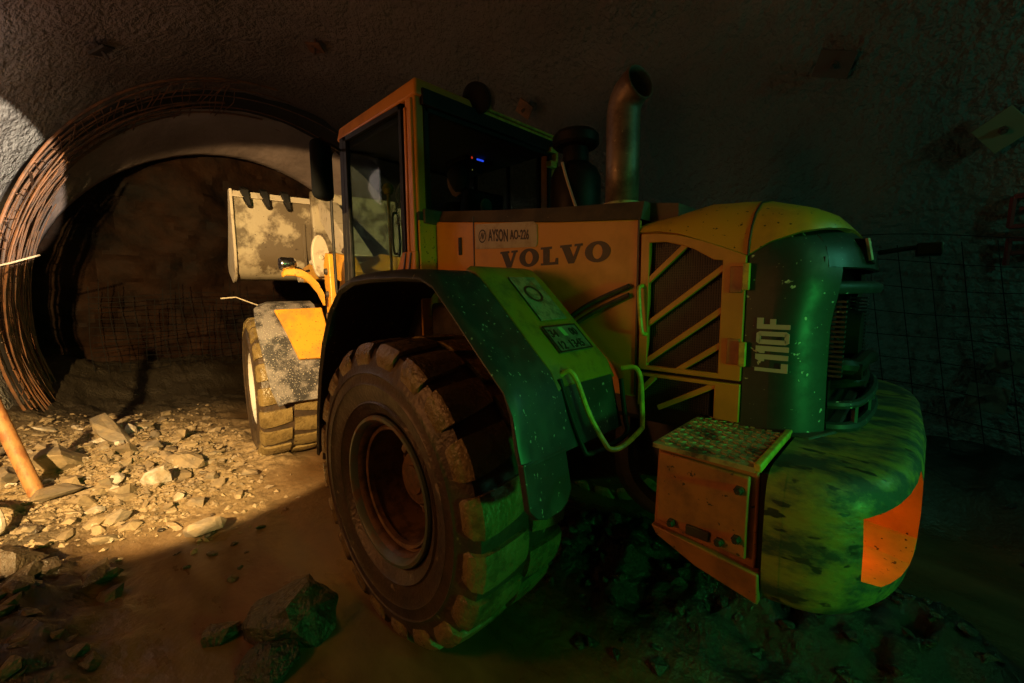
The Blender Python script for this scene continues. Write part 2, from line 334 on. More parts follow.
def floor_mat():
    m = bpy.data.materials.new('tunnel_mud'); m.use_nodes = True; nt = m.node_tree; N = nt.nodes; L = nt.links; b = N['Principled BSDF']
    g = N.new('ShaderNodeNewGeometry'); a = N.new('ShaderNodeAttribute'); a.attribute_name = 'rubble'
    def noise(sc, det=6, st=None):
        q = N.new('ShaderNodeTexNoise'); q.inputs['Scale'].default_value = sc; q.inputs['Detail'].default_value = det; q.inputs['Roughness'].default_value = .6
        if st:
            mp = N.new('ShaderNodeMapping'); mp.inputs['Scale'].default_value = st; L.new(g.outputs['Position'], mp.inputs['Vector']); L.new(mp.outputs['Vector'], q.inputs['Vector'])
        else: L.new(g.outputs['Position'], q.inputs['Vector'])
        return q
    def mix(A, B, fac):
        x = N.new('ShaderNodeMix'); x.data_type = 'RGBA'
        for k, q in (('A', A), ('B', B)):
            if isinstance(q, tuple): x.inputs[k].default_value = (*q, 1)
            else: L.new(q, x.inputs[k])
        L.new(fac, x.inputs['Factor']); return x.outputs['Result']
    n1 = noise(2.2, 5, (1., 2.2, 1.)); n2 = noise(14)
    r1 = N.new('ShaderNodeMapRange'); r1.inputs['From Min'].default_value = .4; r1.inputs['From Max'].default_value = .65; L.new(n1.outputs['Fac'], r1.inputs['Value'])
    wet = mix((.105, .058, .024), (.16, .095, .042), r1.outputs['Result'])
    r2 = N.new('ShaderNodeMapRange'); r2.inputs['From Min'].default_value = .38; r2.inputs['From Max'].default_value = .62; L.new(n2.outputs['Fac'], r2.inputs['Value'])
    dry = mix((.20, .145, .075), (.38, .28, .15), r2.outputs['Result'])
    a2 = N.new('ShaderNodeAttribute'); a2.attribute_name = 'muck_and_falloff'
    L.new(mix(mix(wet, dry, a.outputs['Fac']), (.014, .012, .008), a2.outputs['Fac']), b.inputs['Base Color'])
    rr = N.new('ShaderNodeMapRange'); rr.inputs['To Min'].default_value = .30; rr.inputs['To Max'].default_value = .62; L.new(a.outputs['Fac'], rr.inputs['Value'])
    ml = N.new('ShaderNodeMath'); ml.operation = 'MULTIPLY_ADD'; L.new(n1.outputs['Fac'], ml.inputs[0]); ml.inputs[1].default_value = .22; 
    sb = N.new('ShaderNodeMath'); sb.operation = 'SUBTRACT'; L.new(rr.outputs['Result'], sb.inputs[0]); sb.inputs[1].default_value = .11
    L.new(sb.outputs[0], ml.inputs[2]); m5 = N.new('ShaderNodeMath'); m5.operation = 'MULTIPLY_ADD'; L.new(a2.outputs['Fac'], m5.inputs[0]); m5.inputs[1].default_value = -.08; L.new(ml.outputs[0], m5.inputs[2]); L.new(m5.outputs[0], b.inputs['Roughness'])
    n3 = noise(26, 6); bp = N.new('ShaderNodeBump'); bp.inputs['Strength'].default_value = .9
    hs = N.new('ShaderNodeMapRange'); hs.inputs['To Min'].default_value = .0035; hs.inputs['To Max'].default_value = .022; L.new(a.outputs['Fac'], hs.inputs['Value'])
    ma = N.new('ShaderNodeMath'); ma.operation = 'MULTIPLY_ADD'; L.new(a2.outputs['Fac'], ma.inputs[0]); ma.inputs[1].default_value = .028; L.new(hs.outputs['Result'], ma.inputs[2]); L.new(ma.outputs[0], bp.inputs['Distance'])
    L.new(n3.outputs['Fac'], bp.inputs['Height']); L.new(bp.outputs['Normal'], b.inputs['Normal'])
    return m
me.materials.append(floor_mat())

# ------------------------------------------------------------------ tunnel shell
def shell_pt(x, psi, yc, zc, r, a, disp=1.):
    # a: angle measured from the left (+y) horizontal, over the crown, to the right
    rr = r+disp*(.10*mnoise.noise(Vector((x*.55, a*2.2, 1.3)))+.06*mnoise.noise(Vector((x*1.6, a*6.5, 7.)))+.025*mnoise.noise(Vector((x*4.5, a*18., 3.))))
    nx, ny = -math.sin(psi), math.cos(psi)
    return (x+nx*rr*math.cos(a), yc+ny*rr*math.cos(a), zc+rr*math.sin(a))
xs = list(np.linspace(-7, 7.6, 98))
def shell(name, a0, a1, na, m=None):
    mb = MB(); P = []
    for x in xs:
        psi = .15*float(sstep(1, 7.6, np.array(x)))
        yc, zc, r = lerp(PX, PYC, x), 1.6, lerp(PX, PR, x)
        P.append([shell_pt(x, psi, yc, zc, r, a0+(a1-a0)*k/na) for k in range(na+1)])
    mb.grid(P); o = mb.build(name, m or shot, smooth=180); return tag(o, kind='structure')
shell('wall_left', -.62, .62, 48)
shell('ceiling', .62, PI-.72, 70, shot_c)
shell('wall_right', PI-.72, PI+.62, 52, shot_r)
# back end cap of the tunnel behind the camera (dark, closes the vault)
mb = MB(); P = []
for k in range(9):
    P.append([shell_pt(-7+.2*mnoise.noise(Vector((k, a*3, 0))), 0, 1.25, 1.6, 4.35*k/8+.01, a, 0) for a in np.linspace(0, 2*PI, 49)])
mb.grid(P); tag(mb.build('wall_back', shot, smooth=180), kind='structure')
def ring_strip(name, stations, m, a0=-.7, a1=PI+.7, na=120, disp=.5, psi=.15):
    mb = MB(); P = []
    for (x, yc, zc, r, d) in stations:
        P.append([shell_pt(x, psi, yc, zc, r, a0+(a1-a0)*k/na, d) for k in range(na+1)])
    mb.grid(P); return tag(mb.build(name, m, smooth=180), kind='structure')
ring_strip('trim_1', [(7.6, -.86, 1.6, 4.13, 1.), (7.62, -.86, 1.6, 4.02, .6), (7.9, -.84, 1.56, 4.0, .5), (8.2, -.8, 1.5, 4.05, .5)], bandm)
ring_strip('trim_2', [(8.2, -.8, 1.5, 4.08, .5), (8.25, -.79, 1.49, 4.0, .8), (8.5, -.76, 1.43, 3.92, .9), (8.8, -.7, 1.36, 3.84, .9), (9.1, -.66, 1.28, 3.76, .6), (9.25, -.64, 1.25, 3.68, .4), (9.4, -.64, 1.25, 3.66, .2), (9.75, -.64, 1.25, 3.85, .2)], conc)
# rock face
mb = MB(); P = []
for i in range(81):
    row = []
    for j in range(81):
        y = -5.2+9*i/80; z = -.6+6.2*j/80
        x = 9.75-.15*(y+.6)*.9+.45*float(fbm(y*.6+3, z*.6, 4))+.22*float(ridged(y*1.4+z*.7, z*1.9-y*.5, 4))-.25
        row.append((x+.1+.25*max(0, 1.2-z), y, z))
    P.append(row)
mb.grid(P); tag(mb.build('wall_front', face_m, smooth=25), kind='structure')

# ------------------------------------------------------------------ rebar hoops at the arch
cage = thing('rebar_cage', (7.9, 3.1, 0), 'rusty rebar hoops and cross bars lining the left side of the concrete arch', 'rebar')
def hoop(x, r, a0, a1, rad, psi=.15, n=44, yc=-.85, zc=1.58, jit=.02):
    ph = R.random()*9
    return MB().tube([(x-math.sin(psi)*0+(-math.sin(psi))*(r+jit*math.sin(5*a+ph))*math.cos(a), yc+math.cos(psi)*(r+jit*math.sin(5*a+ph))*math.cos(a), zc+(r+jit*math.sin(5*a+ph))*math.sin(a)) for a in np.linspace(a0, a1, n)], rad, 6)
for k in range(17):
    t = k/16; x = 6.75+1.75*t; r = 3.98-.05*math.sin(t*3)-.10*t
    hoop(x, r, -.46, 1.15+.45*math.sin(k*2.7)+.35*(k % 5 == 0), .010 if k % 4 else .018).build('hoop_bar', rebarm, cage)
for k in range(56):
    a = -.40+1.75*k/55+R.uniform(-.012, .012); pts = []
    x1 = 8.45-R.random()*.5; x0 = 6.7+R.random()*.35
    for q in range(7):
        x = x0+(x1-x0)*q/6; r = 3.95-.1*(x-6.75)/1.75-.012
        aa = a+.012*math.sin(q+k)
        pts.append((x-math.sin(.15)*r*math.cos(aa), -.85+math.cos(.15)*r*math.cos(aa), 1.58+r*math.sin(aa)))
    MB().tube(pts, .007, 5).build('cross_bar', rebarm, cage)
# left-over bars in front of the arch foot: dense fan of starter bars
fan = thing('starter_bars', (6.9, 2.9, 0), 'dense bundle of rusty starter bars curving out of the foot of the arch', 'rebar')
for k in range(26):
    x = 7.0+1.35*k/25+R.uniform(-.02, .02); r = 3.86-.12*k/25
    hoop(x, r, -.5, .28+R.random()*.35, .009, n=16, jit=.035).build('bar', rebarm, fan)

# lattice of wires on the rock face foot
fm = thing('face_mesh', (9.0, .3, 0), 'fine wire mesh sheet hanging in front of the dark rock face', 'wire mesh')
mb = MB()
for k in range(25):
    y = -1.4+3.6*k/24; mb.tube([(8.85-.15*y*.9+.05*math.sin(k+z*2), y+.03*math.sin(z*3+k), z) for z in np.linspace(.25, 1.9+.25*math.sin(k*.9), 8)], .006, 4)
for k in range(14):
    z = .35+1.5*k/13; mb.tube([(8.85-.15*y*.9+.05*math.sin(y*3+k), y, z+.04*math.sin(y*2.2+k)) for y in np.linspace(-1.4, 2.2, 12)], .006, 4)
mb.build('wire_lattice', wirem, fm)

# mesh on the right wall
def rw(x, z, off=.05):
    r = lerp(PX, PR, x)-off; return (x, lerp(PX, PYC, x)-math.sqrt(max(.05, r*r-(z-1.6)**2)), z)
wm = thing('wall_mesh', (-2.4, -2.75, .3), 'slack wire mesh pinned low on the right tunnel wall behind the counterweight', 'wire mesh')
mb = MB()
for k in range(9):
    mb.tube([rw(-3.6+2.5*t, .35+.22*k+.10*t*2.4+.02*math.sin(t*9+k), .13+.05*math.sin(k*2+t*5)) for t in np.linspace(0, 1, 12)], .0045, 4)
for k in range(13):
    mb.tube([rw(-3.5+.2*k+.28*t, .3+1.9*t, .13+.05*math.sin(k*1.3+t*5)) for t in np.linspace(0, 1, 12)], .0045, 4)
mb.build('wire_lattice', wirem, wm)
def wall_frame(x, z, off=.1):
    p = Vector(rw(x, z, off)); tx = (Vector(rw(x+.05, z, off))-Vector(rw(x-.05, z, off))).normalized(); tz = (Vector(rw(x, z+.05, off))-Vector(rw(x, z-.05, off))).normalized()
    return p, tx, tz, tx.cross(tz).normalized()
def plate_on_wall(name, x, z, w, h, rot, m, lab, cat, th=.012, off=.12, bolt=True):
    p, tx, tz, nn = wall_frame(x, z, off)
    if nn.y < 0: nn = -nn
    t = thing(name, p, lab, cat); mb = MB(); c, s = math.cos(rot), math.sin(rot)
    ux = tx*c+tz*s; uz = -tx*s+tz*c
    q = [p+ux*(sx*w/2)+uz*(sz*h/2) for sx, sz in ((-1, -1), (1, -1), (1, 1), (-1, 1))]
    mb.hexa(q, [v+nn*th for v in q]); mb.build('plate', m, t, bevel=.004)
    if bolt:
        b = MB(); b.tube([p-nn*.12, p+nn*(th+.10)], .014, 8); b.tube([p+nn*th, p+nn*(th+.025)], .03, 6); b.build('rock_bolt', chassis, t)
    return t, p, ux, uz, nn
steelp = mat('dull_anchor_plate', (.10, .11, .09), .5, .3, col2=(.05, .045, .04), sc=12)
plate_on_wall('anchor_plate', -2.46, .90, .24, .22, .12, steelp, 'square anchor plate behind the wire mesh low on the right wall', 'anchor plate')
plate_on_wall('anchor_plate', -2.56, 1.20, .22, .2, .3, steelp, 'higher small anchor plate on the right wall above the wire mesh', 'anchor plate')
plate_on_wall('anchor_plate', -1.33, 3.72, .27, .2, .4, mat('rusty_anchor_plate', (.05, .035, .03), .6), 'dark tilted anchor plate high on the right wall above the radiator', 'anchor plate')
plate_on_wall('anchor_plate', -2.36, 3.0, .24, .24, PI/4+.15, mat('greenish_plate', (.10, .15, .09), .5), 'green-grey diamond-set anchor plate at the right edge of the photo', 'anchor plate')
# red spray-painted marks on right wall
mb = MB()
for st in ([(-.16, .30), (-.16, .02), (.14, .02)], [(-.16, .30), (.05, .34), (.12, .22), (-.12, .18)], [(.22, .32), (.40, .32), (.42, .10), (.24, .06), (.22, .32)], [(-.15, -.08), (-.15, -.36)], [(-.15, -.1), (.08, -.12), (.08, -.24), (-.13, -.24)], [(.2, -.08), (.2, -.34), (.42, -.36)], [(.2, -.08), (.4, -.06)]):
    pts = []
    for (a, b), (c, d) in zip(st[:-1], st[1:]):
        for t in np.linspace(0, 1, 6): pts.append(rw(-2.62-(a+(c-a)*t)*.9, 2.28+(b+(d-b)*t)*.8, .05))
    mb.tube(pts, .02, 5)
tag(mb.build('spray_paint_mark', redpaint, base=True), 'faded red spray painted marks on the right tunnel wall', 'paint mark')
# sockets in the ceiling
def ceil_pt(x, y, off): 
    yc = lerp(PX, PYC, x); r = lerp(PX, PR, x)-off; return Vector((x, y, 1.6+math.sqrt(r*r-(y-yc)**2)))
for (x, y, lab, m) in ((4.89, -.53, 'small rusty anchor stub in the ceiling above the cab front', rebarm), (5.65, 1.84, 'dark anchor stub in the ceiling over the left rebar hoops', chassis), (2.22, -2.32, 'rusty anchor stub on the upper right vault behind the beacon', rebarm)):
    p = ceil_pt(x, y, .12); c = Vector((x, lerp(PX, PYC, x), 1.6)); d = (c-p).normalized()
    t = thing('ceiling_anchor', p, lab, 'anchor'); a = d.orthogonal().normalized(); b = d.cross(a)
    q = [p+a*.11*sx+b*.11*sy for sx, sy in ((-1, -1), (1, -1), (1, 1), (-1, 1))]
    MB().hexa(q, [v+d*.03 for v in q]).build('plate', m, t, bevel=.004)
    MB().tube([p-d*.15, p+d*.12], .02, 8).build('rock_bolt', m, t)

# ================================================================== WHEEL LOADER
LD = thing('wheel_loader', (.6, 0, 0), 'mud-spattered yellow wheel loader with raised bucket standing in the tunnel', 'wheel loader')
ART = -.157; JX = 1.6
AM = Matrix.Translation((JX, 0, 0)) @ Matrix.Rotation(ART, 4, 'Z') @ Matrix.Translation((-JX, 0, 0))
ZC = .77
# ---- wheels
def make_wheel(cx, cy, side, M, rimm, detail=True, spin=0.):
    """side +1: outer face towards +y"""
    c = (cx, cy, ZC)
    W = lambda mb: mb.xf(M) if M else mb
    sd = lambda pr: [(r, t*side) for r, t in pr]
    mb = MB(); mb.cur = 0
    half = [(.405, .235), (.425, .262), (.47, .278), (.478, .290), (.488, .281), (.53, .296), (.575, .302), (.582, .308), (.592, .302), (.635, .302), (.642, .308), (.652, .299), (.70, .290), (.735, .278), (.764, .262)]
    prof = sd(half[:]+[(.776, .2), (.780, 0), (.776, -.2)]+[(r, -t) for r, t in half[::-1]])
    mb.lathe(prof, c, 'y', 96)
    mb.cur = 1
    NL = 20; pitch = 2*PI/NL
    for s in (1, -1):
        for k in range(NL):
            a0 = k*pitch+(0 if s == 1 else pitch/2)+spin; secs = []
            for (y, rt, rb, sh, wd) in ((.012, .806, .735, .0, .60), (.09, .809, .735, .06, .66), (.19, .806, .73, .12, .70), (.262, .797, .70, .145, .72), (.292, .760, .69, .155, .70), (.300, .715, .66, .16, .56)):
                ring = []
                for q in range(5):
                    a = a0+pitch*(sh*.9+wd*(q/4-.5)); ring.append((a, rt-(.006 if q in (0, 4) else 0)))
                secs.append([(cx+r*math.cos(a), cy+side*s*y, ZC+r*math.sin(a)) for a, r in ring]+[(cx+rb*math.cos(a), cy+side*s*min(y, .285), ZC+rb*math.sin(a)) for a, r in ring[::-1]])
            o = len(mb.v); mb.grid(secs, closed_v=True); nn = len(secs[0])
            mb.f += [tuple(o+i for i in range(nn)), tuple(o+(len(secs)-1)*nn+i for i in range(nn))[::-1]]; mb.mi += [1, 1]
    tyre = W(mb).build('tire', [rubber, treadmud], LD, smooth=38)
    # rim dish
    mb = MB(); mb.lathe(sd([(.40, .235), (.408, .262), (.402, .274), (.385, .276), (.372, .262), (.362, .238)]), c, 'y', 72)
    W(mb).build('rim_flange', rimm, tyre)
    mb = MB(); mb.lathe(sd([(.362, .24), (.352, .225), (.347, .205), (.350, .19), (.335, .184), (.322, .17), (.315, .10), (.308, .0), (.305, -.05), (.285, -.062), (.20, -.062), (.02, -.06)]), c, 'y', 72)
    mb.lathe(sd([(.325, .172), (.338, .19), (.330, .204), (.315, .198), (.312, .17)]), c, 'y', 64)
    W(mb).build('rim', rimrust if rimm is not whiterim else whiterim, tyre)
    mb = MB(); mb.lathe(sd([(.19, -.062), (.185, -.01), (.165, .005), (.155, .06), (.14, .075), (.085, .08), (.08, .095), (.04, .10), (.001, .10)]), c, 'y', 40)
    W(mb).build('hub', rimrust, tyre)
    if detail:
        for k in range(12):
            a = 2*PI*k/12+.2; q = (cx+.238*math.cos(a), cy, ZC+.238*math.sin(a))
            mb = MB(); mb.lathe(sd([(.001, .0), (.014, .0), (.016, -.02), (.024, -.022), (.024, -.045), (.03, -.046), (.03, -.062)]), q, 'y', 6)
            W(mb).build('wheel_nut', rimrust, tyre, smooth=20)
        # lock ring driver and valve on the rim
        mb = MB(); a = 2.15; mb.box(-.03, .03, .0, .05, -.02, .02, Matrix.Translation((cx+.335*math.cos(a), cy+.2*side, ZC+.335*math.sin(a))) @ Matrix.Rotation(-a, 4, 'Y'))
        W(mb).build('rim_clip', rimrust, tyre, bevel=.006)
    return tyre
make_wheel(0, 1.035, 1, None, rimpaint, True, .1)['label'] = 'near rear tire with green-grey rim'
make_wheel(0, -1.035, -1, None, rimpaint, False)
make_wheel(3.2, 1.035, 1, AM, whiterim, True, .22)['label'] = 'near front tire with pale lit rim'
make_wheel(3.2, -1.035, -1, AM, whiterim, False)

# ---- chassis
mb = MB(); mb.prism_y([(.95, .62), (1.45, .6), (1.5, 1.15), (.8, 1.5), (-.6, 1.32), (-1.7, 1.28), (-1.72, .98), (-1.0, .86), (-.5, .66)], -.40, .40)
mb.build('rear_frame', chassis, LD, bevel=.02)
mb = MB(); mb.tube([(0, -.82, ZC), (0, .82, ZC)], .15, 16); mb.lathe([(.02, -.28), (.24, -.2), (.30, 0), (.24, .2), (.02, .28)], (0, 0, ZC), 'x', 20); mb.build('rear_axle', chassis, LD)
mb = MB(); mb.tube([(3.2, -.82, ZC), (3.2, .82, ZC)], .15, 16); mb.lathe([(.02, -.28), (.24, -.2), (.30, 0), (.24, .2), (.02, .28)], (3.2, 0, ZC), 'x', 20); mb.xf(AM).build('front_axle', chassis, LD)
mb = MB(); mb.prism_y([(1.6, .62), (3.7, .6), (3.75, 1.0), (2.95, 1.35), (2.75, 1.95), (2.45, 2.1), (2.05, 2.0), (1.75, 1.25)], -.42, -.30); mb.prism_y([(1.6, .62), (3.7, .6), (3.75, 1.0), (2.95, 1.35), (2.75, 1.95), (2.45, 2.1), (2.05, 2.0), (1.75, 1.25)], .30, .42)
mb.box(1.7, 3.6, -.31, .31, .65, .95); mb.box(2.3, 2.5, -.31, .31, .9, 1.7)
mb.xf(AM).build('front_frame', yellow, LD, bevel=.015)
mb = MB(); mb.tube([(1.5, 0, .66), (1.5, 0, 1.32)], .12, 16); mb.tube([(1.3, -.25, .8), (1.95, -.30, .8)], .05, 10); mb.tube([(1.3, .25, .8), (1.95, .30, .8)], .05, 10); mb.build('articulation_joint', chassis, LD)
# vertical tower plate next to the cab front (orange, drilled)
mb = MB(); mb.prism_y([(2.18, 1.35), (2.36, 1.35), (2.42, 2.12), (2.33, 2.24), (2.2, 2.22)], .60, .66); mb.xf(AM).build('tower_plate', yellow, LD, bevel=.01)
for zz in (1.6, 1.82, 2.05):
    MB().lathe([(.001, .0), (.03, .0), (.034, -.02), (.034, -.05)], (2.29, .685, zz), 'y', 14).xf(AM).build('pin_cap', chassis, LD)

# ---- lift arms, linkage, bucket
for s in (1, -1):
    y0, y1 = (.30, .38) if s > 0 else (-.38, -.30)
    mb = MB(); mb.prism_y([(2.25, 2.05), (2.45, 2.22), (3.4, 2.36), (4.3, 2.28), (4.98, 2.22), (5.02, 2.08), (4.9, 2.0), (4.2, 2.02), (3.4, 2.06), (2.5, 1.9)], y0, y1)
    mb.xf(AM).build('lift_arm', yellow, LD, bevel=.012)
    mb = MB(); mb.tube([(2.15, s*.36, 1.15), (3.0, s*.34, 1.62)], .075, 14); mb.tube([(3.0, s*.34, 1.62), (3.6, s*.34, 1.98)], .042, 12); mb.xf(AM).build('lift_cylinder', chassis, LD)
mb = MB(); mb.prism_y([(3.1, 2.3), (3.3, 2.25), (4.1, 2.5), (4.75, 2.95), (4.85, 3.2), (4.6, 3.22), (3.9, 2.8)], -.12, .12); mb.xf(AM).build('tilt_lever', palesteel, LD, bevel=.015)
# curved front lamp bracket / step arm with chrome lamp
mb = MB(); path = [(2.72, .86, 2.02), (2.70, .84, 2.045), (2.64, .78, 2.05), (2.58, .72, 2.03), (2.50, .67, 1.97), (2.42, .63, 1.88), (2.36, .6, 1.76)]
top = []
for (x, y, z), h in zip(path, (.05, .06, .075, .085, .095, .11, .12)): top.append([(x-.03, y, z-h/2), (x-.03, y, z+h/2), (x+.03, y, z+h/2), (x+.03, y, z-h/2)])
o = len(mb.v); mb.grid(top, closed_v=True); mb.f += [(0, 1, 2, 3), tuple(o+24+i for i in range(4))]; mb.mi += [0, 0]
br = mb.build('lamp_bracket', yellow, LD, bevel=.01)
mb = MB(); mb.lathe([(.001, -.07), (.05, -.07), (.066, -.05), (.068, .06), (.06, .075), (.001, .075)], (2.72, .80, 2.135), 'y', 22); mb.box(2.70, 2.74, .79, .81, 2.05, 2.1)
mb.build('head_lamp', chrome, br)['label'] = 'battered chrome lamp'
mb = MB(); mb.tube([(2.7, .79, 2.07), (2.72, .70, 2.10), (2.70, .64, 2.06), (2.64, .62, 2.07)], .012, 6); mb.build('lamp_cable', black, br)
# pale end plate seen beside the tower
mb = MB(); el = [(2.95+.13*math.cos(a), 2.12+.23*math.sin(a)) for a in np.linspace(0, 2*PI, 20)[:-1]]
mb.add([], []); q = [(2.95, .36+.10*math.cos(a), 2.24+.25*math.sin(a)+.02*math.cos(a)) for a in np.linspace(0, 2*PI, 24)[:-1]]
mb.hexa(q, [(x+.05, y, z) for x, y, z in q]); mb.tube([(2.94, .36, 2.24), (3.3, .34, 2.2)], .03, 10)
lp = mb.build('linkage_end_plate', palesteel, LD, bevel=.01); lp['label'] = 'pale oval end plate'
# bucket
BUCKET = 1
bk = [(4.92, 3.27), (4.93, 3.0), (4.935, 2.6), (4.95, 2.42), (5.0, 2.27), (5.10, 2.14), (5.25, 2.07), (5.5, 2.05), (5.9, 2.12), (6.3, 2.3)]
HW = 1.22
mb = MB(); P = [[(x, y, z) for y in np.linspace(-HW, HW, 9)] for x, z in bk]; mb.sheet(P, -.04); bu = mb.xf(AM).build('bucket', bucketm, LD, smooth=40)
for s in (1, -1):
    mb = MB(); mb.prism_y([(4.86, 3.30), (5.06, 3.32), (5.5, 2.9), (6.3, 2.34), (6.2, 2.2), (5.5, 2.01), (5.22, 2.035), (5.07, 2.11), (4.96, 2.25), (4.90, 2.45)], s*HW, s*(HW+.035)); mb.xf(AM).build('side_plate', palesteel, bu, bevel=.006)
mb = MB(); mb.prism_y([(4.86, 3.20), (4.94, 3.20), (4.98, 3.28), (4.90, 3.29)], -HW, HW); mb.xf(AM).build('top_edge', palesteel, bu, bevel=.008)
for yy in (1.07, .83, .56):
    mb = MB(); hk = [(4.90, 3.06, -.055, .022), (4.84, 3.08, -.05, .026), (4.82, 3.18, -.02, .04), (4.84, 3.31, .0, .05), (4.96, 3.36, .0, .05), (5.10, 3.34, .0, .05), (5.10, 3.29, 0, .05), (4.97, 3.29, 0, .05), (4.905, 3.25, 0, .05), (4.90, 3.16, -.02, .04)]
    mb.hexa([(x, yy+d-w_, z) for x, z, d, w_ in hk], [(x, yy+d+w_, z) for x, z, d, w_ in hk]); mb.xf(AM).build('spill_hook', black, bu, bevel=.01)
for k in range(8):
    yy = -1.12+2.24*k/7
    mb = MB(); mb.hexa([(6.25, yy-.06, 2.26), (6.25, yy+.06, 2.26), (6.55, yy+.03, 2.42), (6.55, yy-.03, 2.42)], [(6.22, yy-.06, 2.34), (6.22, yy+.06, 2.34), (6.55, yy+.03, 2.45), (6.55, yy-.03, 2.45)]); mb.xf(AM).build('tooth', chassis, bu)
mb = MB(); mb.prism_y([(4.90, 3.38), (4.84, 3.40), (4.76, 3.0), (4.74, 2.70), (4.80, 2.42), (4.93, 2.35), (4.95, 3.2)], -1.15, .22); mb.xf(AM).build('bucket_bracket', bucketm, bu, bevel=.02)
mb = MB()
for s in (.34, -.34): mb.tube([(4.93, s-.1, 2.12), (4.93, s+.1, 2.12)], .11, 16)
mb.xf(AM).build('bucket_pin', palesteel, bu)
mb = MB(); mb.prism_y([(4.905, 2.9), (4.93, 2.9), (4.96, 2.3), (5.05, 2.13), (5.0, 2.10), (4.92, 2.25)], .30, .34); mb.xf(AM).build('back_rib', bucketm, bu, bevel=.006)

# ---- front fender (behind the front tyre), in articulated coordinates
mb = MB(); path = [(3.05, 1.70), (2.85, 1.715), (2.66, 1.68), (2.52, 1.56), (2.42, 1.38), (2.36, 1.15), (2.32, .92), (2.31, .75)]
P = []
for i, (x, z) in enumerate(path):
    yo = [1.12, 1.22, 1.285, 1.30, 1.29, 1.265, 1.235, 1.18][i]; P.append([(x, .72+(yo-.72)*j/6, z-(.03 if j == 6 else 0)) for j in range(7)])
mb.sheet(P, .035); ff = mb.xf(AM).build('front_fender', mudplate, LD, bevel=.008)
mb = MB(); q = [(2.56, 1.13, 1.655), (2.56, .68, 1.665), (2.42, .66, 1.40), (2.325, .68, 1.15), (2.325, .97, 1.16), (2.42, 1.05, 1.42)]
mb.hexa(q, [(x-.05, y, z+.02) for x, y, z in q]); mb.xf(AM).build('fender_cover', yellow, ff, bevel=.012)['label'] = 'orange-yellow cover plate with mud specks'
mb = MB(); mb.box(2.315, 2.345, .645, .675, 1.27, 1.50); mb.xf(AM).build('rubber_latch', black, ff, bevel=.012)
mb = MB(); mb.tube([(2.9, 1.2, 1.70), (2.85, 1.42, 1.80), (2.85, 1.55, 1.79)], .006, 5); mb.xf(AM).build('bent_wire', palesteel, ff)

# ---- near rear fender
FP = [(.83, .80), (.78, 1.1), (.71, 1.36), (.63, 1.56), (.50, 1.76), (.36, 1.875), (.2, 1.92), (0, 1.93), (-.25, 1.93), (-.44, 1.92), (-.53, 1.885), (-.66, 1.765), (-.82, 1.61), (-.94, 1.50), (-.985, 1.42), (-1.01, 1.30), (-1.04, 1.20)]
mb = MB(); P = []
ys = [.66, .72, .9, 1.05, 1.2, 1.28, 1.315, 1.335]
for i, (x, z) in enumerate(FP):
    P.append([(x, y, z-(.012 if y > 1.3 else 0)-(.03 if y > 1.33 else 0)) for y in ys])
mb.sheet(P, -.03)
fp2 = [(-1.035, 1.22), (-1.05, 1.14), (-1.065, 1.06)]
mb.sheet([[(x, y, z) for y in (1.09, 1.16, 1.24, 1.335)] for x, z in fp2]+[[(-1.075, y, z) for y, z in ((1.13, 1.02), (1.17, 1.0), (1.25, 1.0), (1.30, 1.02))]], -.03)
rf = mb.build('rear_fender', greyplastic, LD, smooth=40, bevel=.004)
mb = MB(); cp = [(-.43, 1.945), (-.50, 1.93), (-.56, 1.885), (-.66, 1.79), (-.82, 1.635), (-.945, 1.515), (-.985, 1.44)]
P = [[(x, y, z-(.02 if y in (.64, 1.07) else 0)) for y in (.64, .67, .8, .93, 1.04, 1.07)] for x, z in cp]; mb.sheet(P, -.03)
cov = mb.build('fender_cover', mat('dull_cover_paint', (.31, .20, .02), .4, col2=(.17, .11, .02), sc=6, rough2=.6), rf, bevel=.006); cov['label'] = 'yellow cover with decal and number plate'
def slope(t, y, off=.022):      # point on the sloping cover, t metres down the slope from the break
    a = Vector((-.56, 0, 1.885)); b = Vector((-.945, 0, 1.515)); d = (b-a).normalized(); nrm = Vector((d.z, 0, -d.x)); nrm = nrm if nrm.z > 0 else -nrm
    p = a+d*t+nrm*off; return Vector((p.x, y, p.z)), d, nrm
def slope_rect(name, m, t0, t1, y0, y1, th, par, skew=0):
    q = []
    for t, y in ((t0, y0+skew), (t0, y1+skew), (t1, y1), (t1, y0)): q.append(slope(t, y, .006)[0])
    nn = slope(0, 0)[2]; return MB().hexa(q, [v+nn*th for v in q]).build(name, m, par, bevel=.002)
slope_rect('warning_decal', glossdecal, 0., .29, .73, .92, .004, cov)
pl = slope_rect('number_plate', platemat, .33, .48, .72, .96, .008, cov); pl['label'] = 'dirty number plate reading 34 00 12 1345'
mb = MB()
for (t0, t1, y0, y1) in ((.33, .337, .72, .96), (.473, .48, .72, .96), (.33, .48, .72, .727), (.33, .48, .953, .96)):
    q = [slope(t, y, .014)[0] for t, y in ((t0, y0), (t0, y1), (t1, y1), (t1, y0))]; nn = slope(0, 0)[2]; mb.hexa(q, [v+nn*.002 for v in q])
mb.build('plate_border', decal, pl)
for txt, y0, t0, sz in (('34', .945, .395, .06), ('00', .80, .395, .06), ('12', .945, .465, .062), ('1345', .868, .465, .062)):
    mb, w = text_mb(txt, sz, lambda x, y, z, y0=y0, t0=t0: slope(t0-y, y0-x*.86, .0155+z)[0], .001, .0012); mb.build('plate_text', decal, pl, smooth=0)
q = [slope(t, y, .0145)[0] for t, y in ((.345, .865), (.345, .835), (.395, .83), (.395, .86))]
MB().hexa(q, [v+slope(0, 0)[2]*.002 for v in q]).build('plate_sticker', mat('green_sticker', (.2, .5, .2), .3), pl)
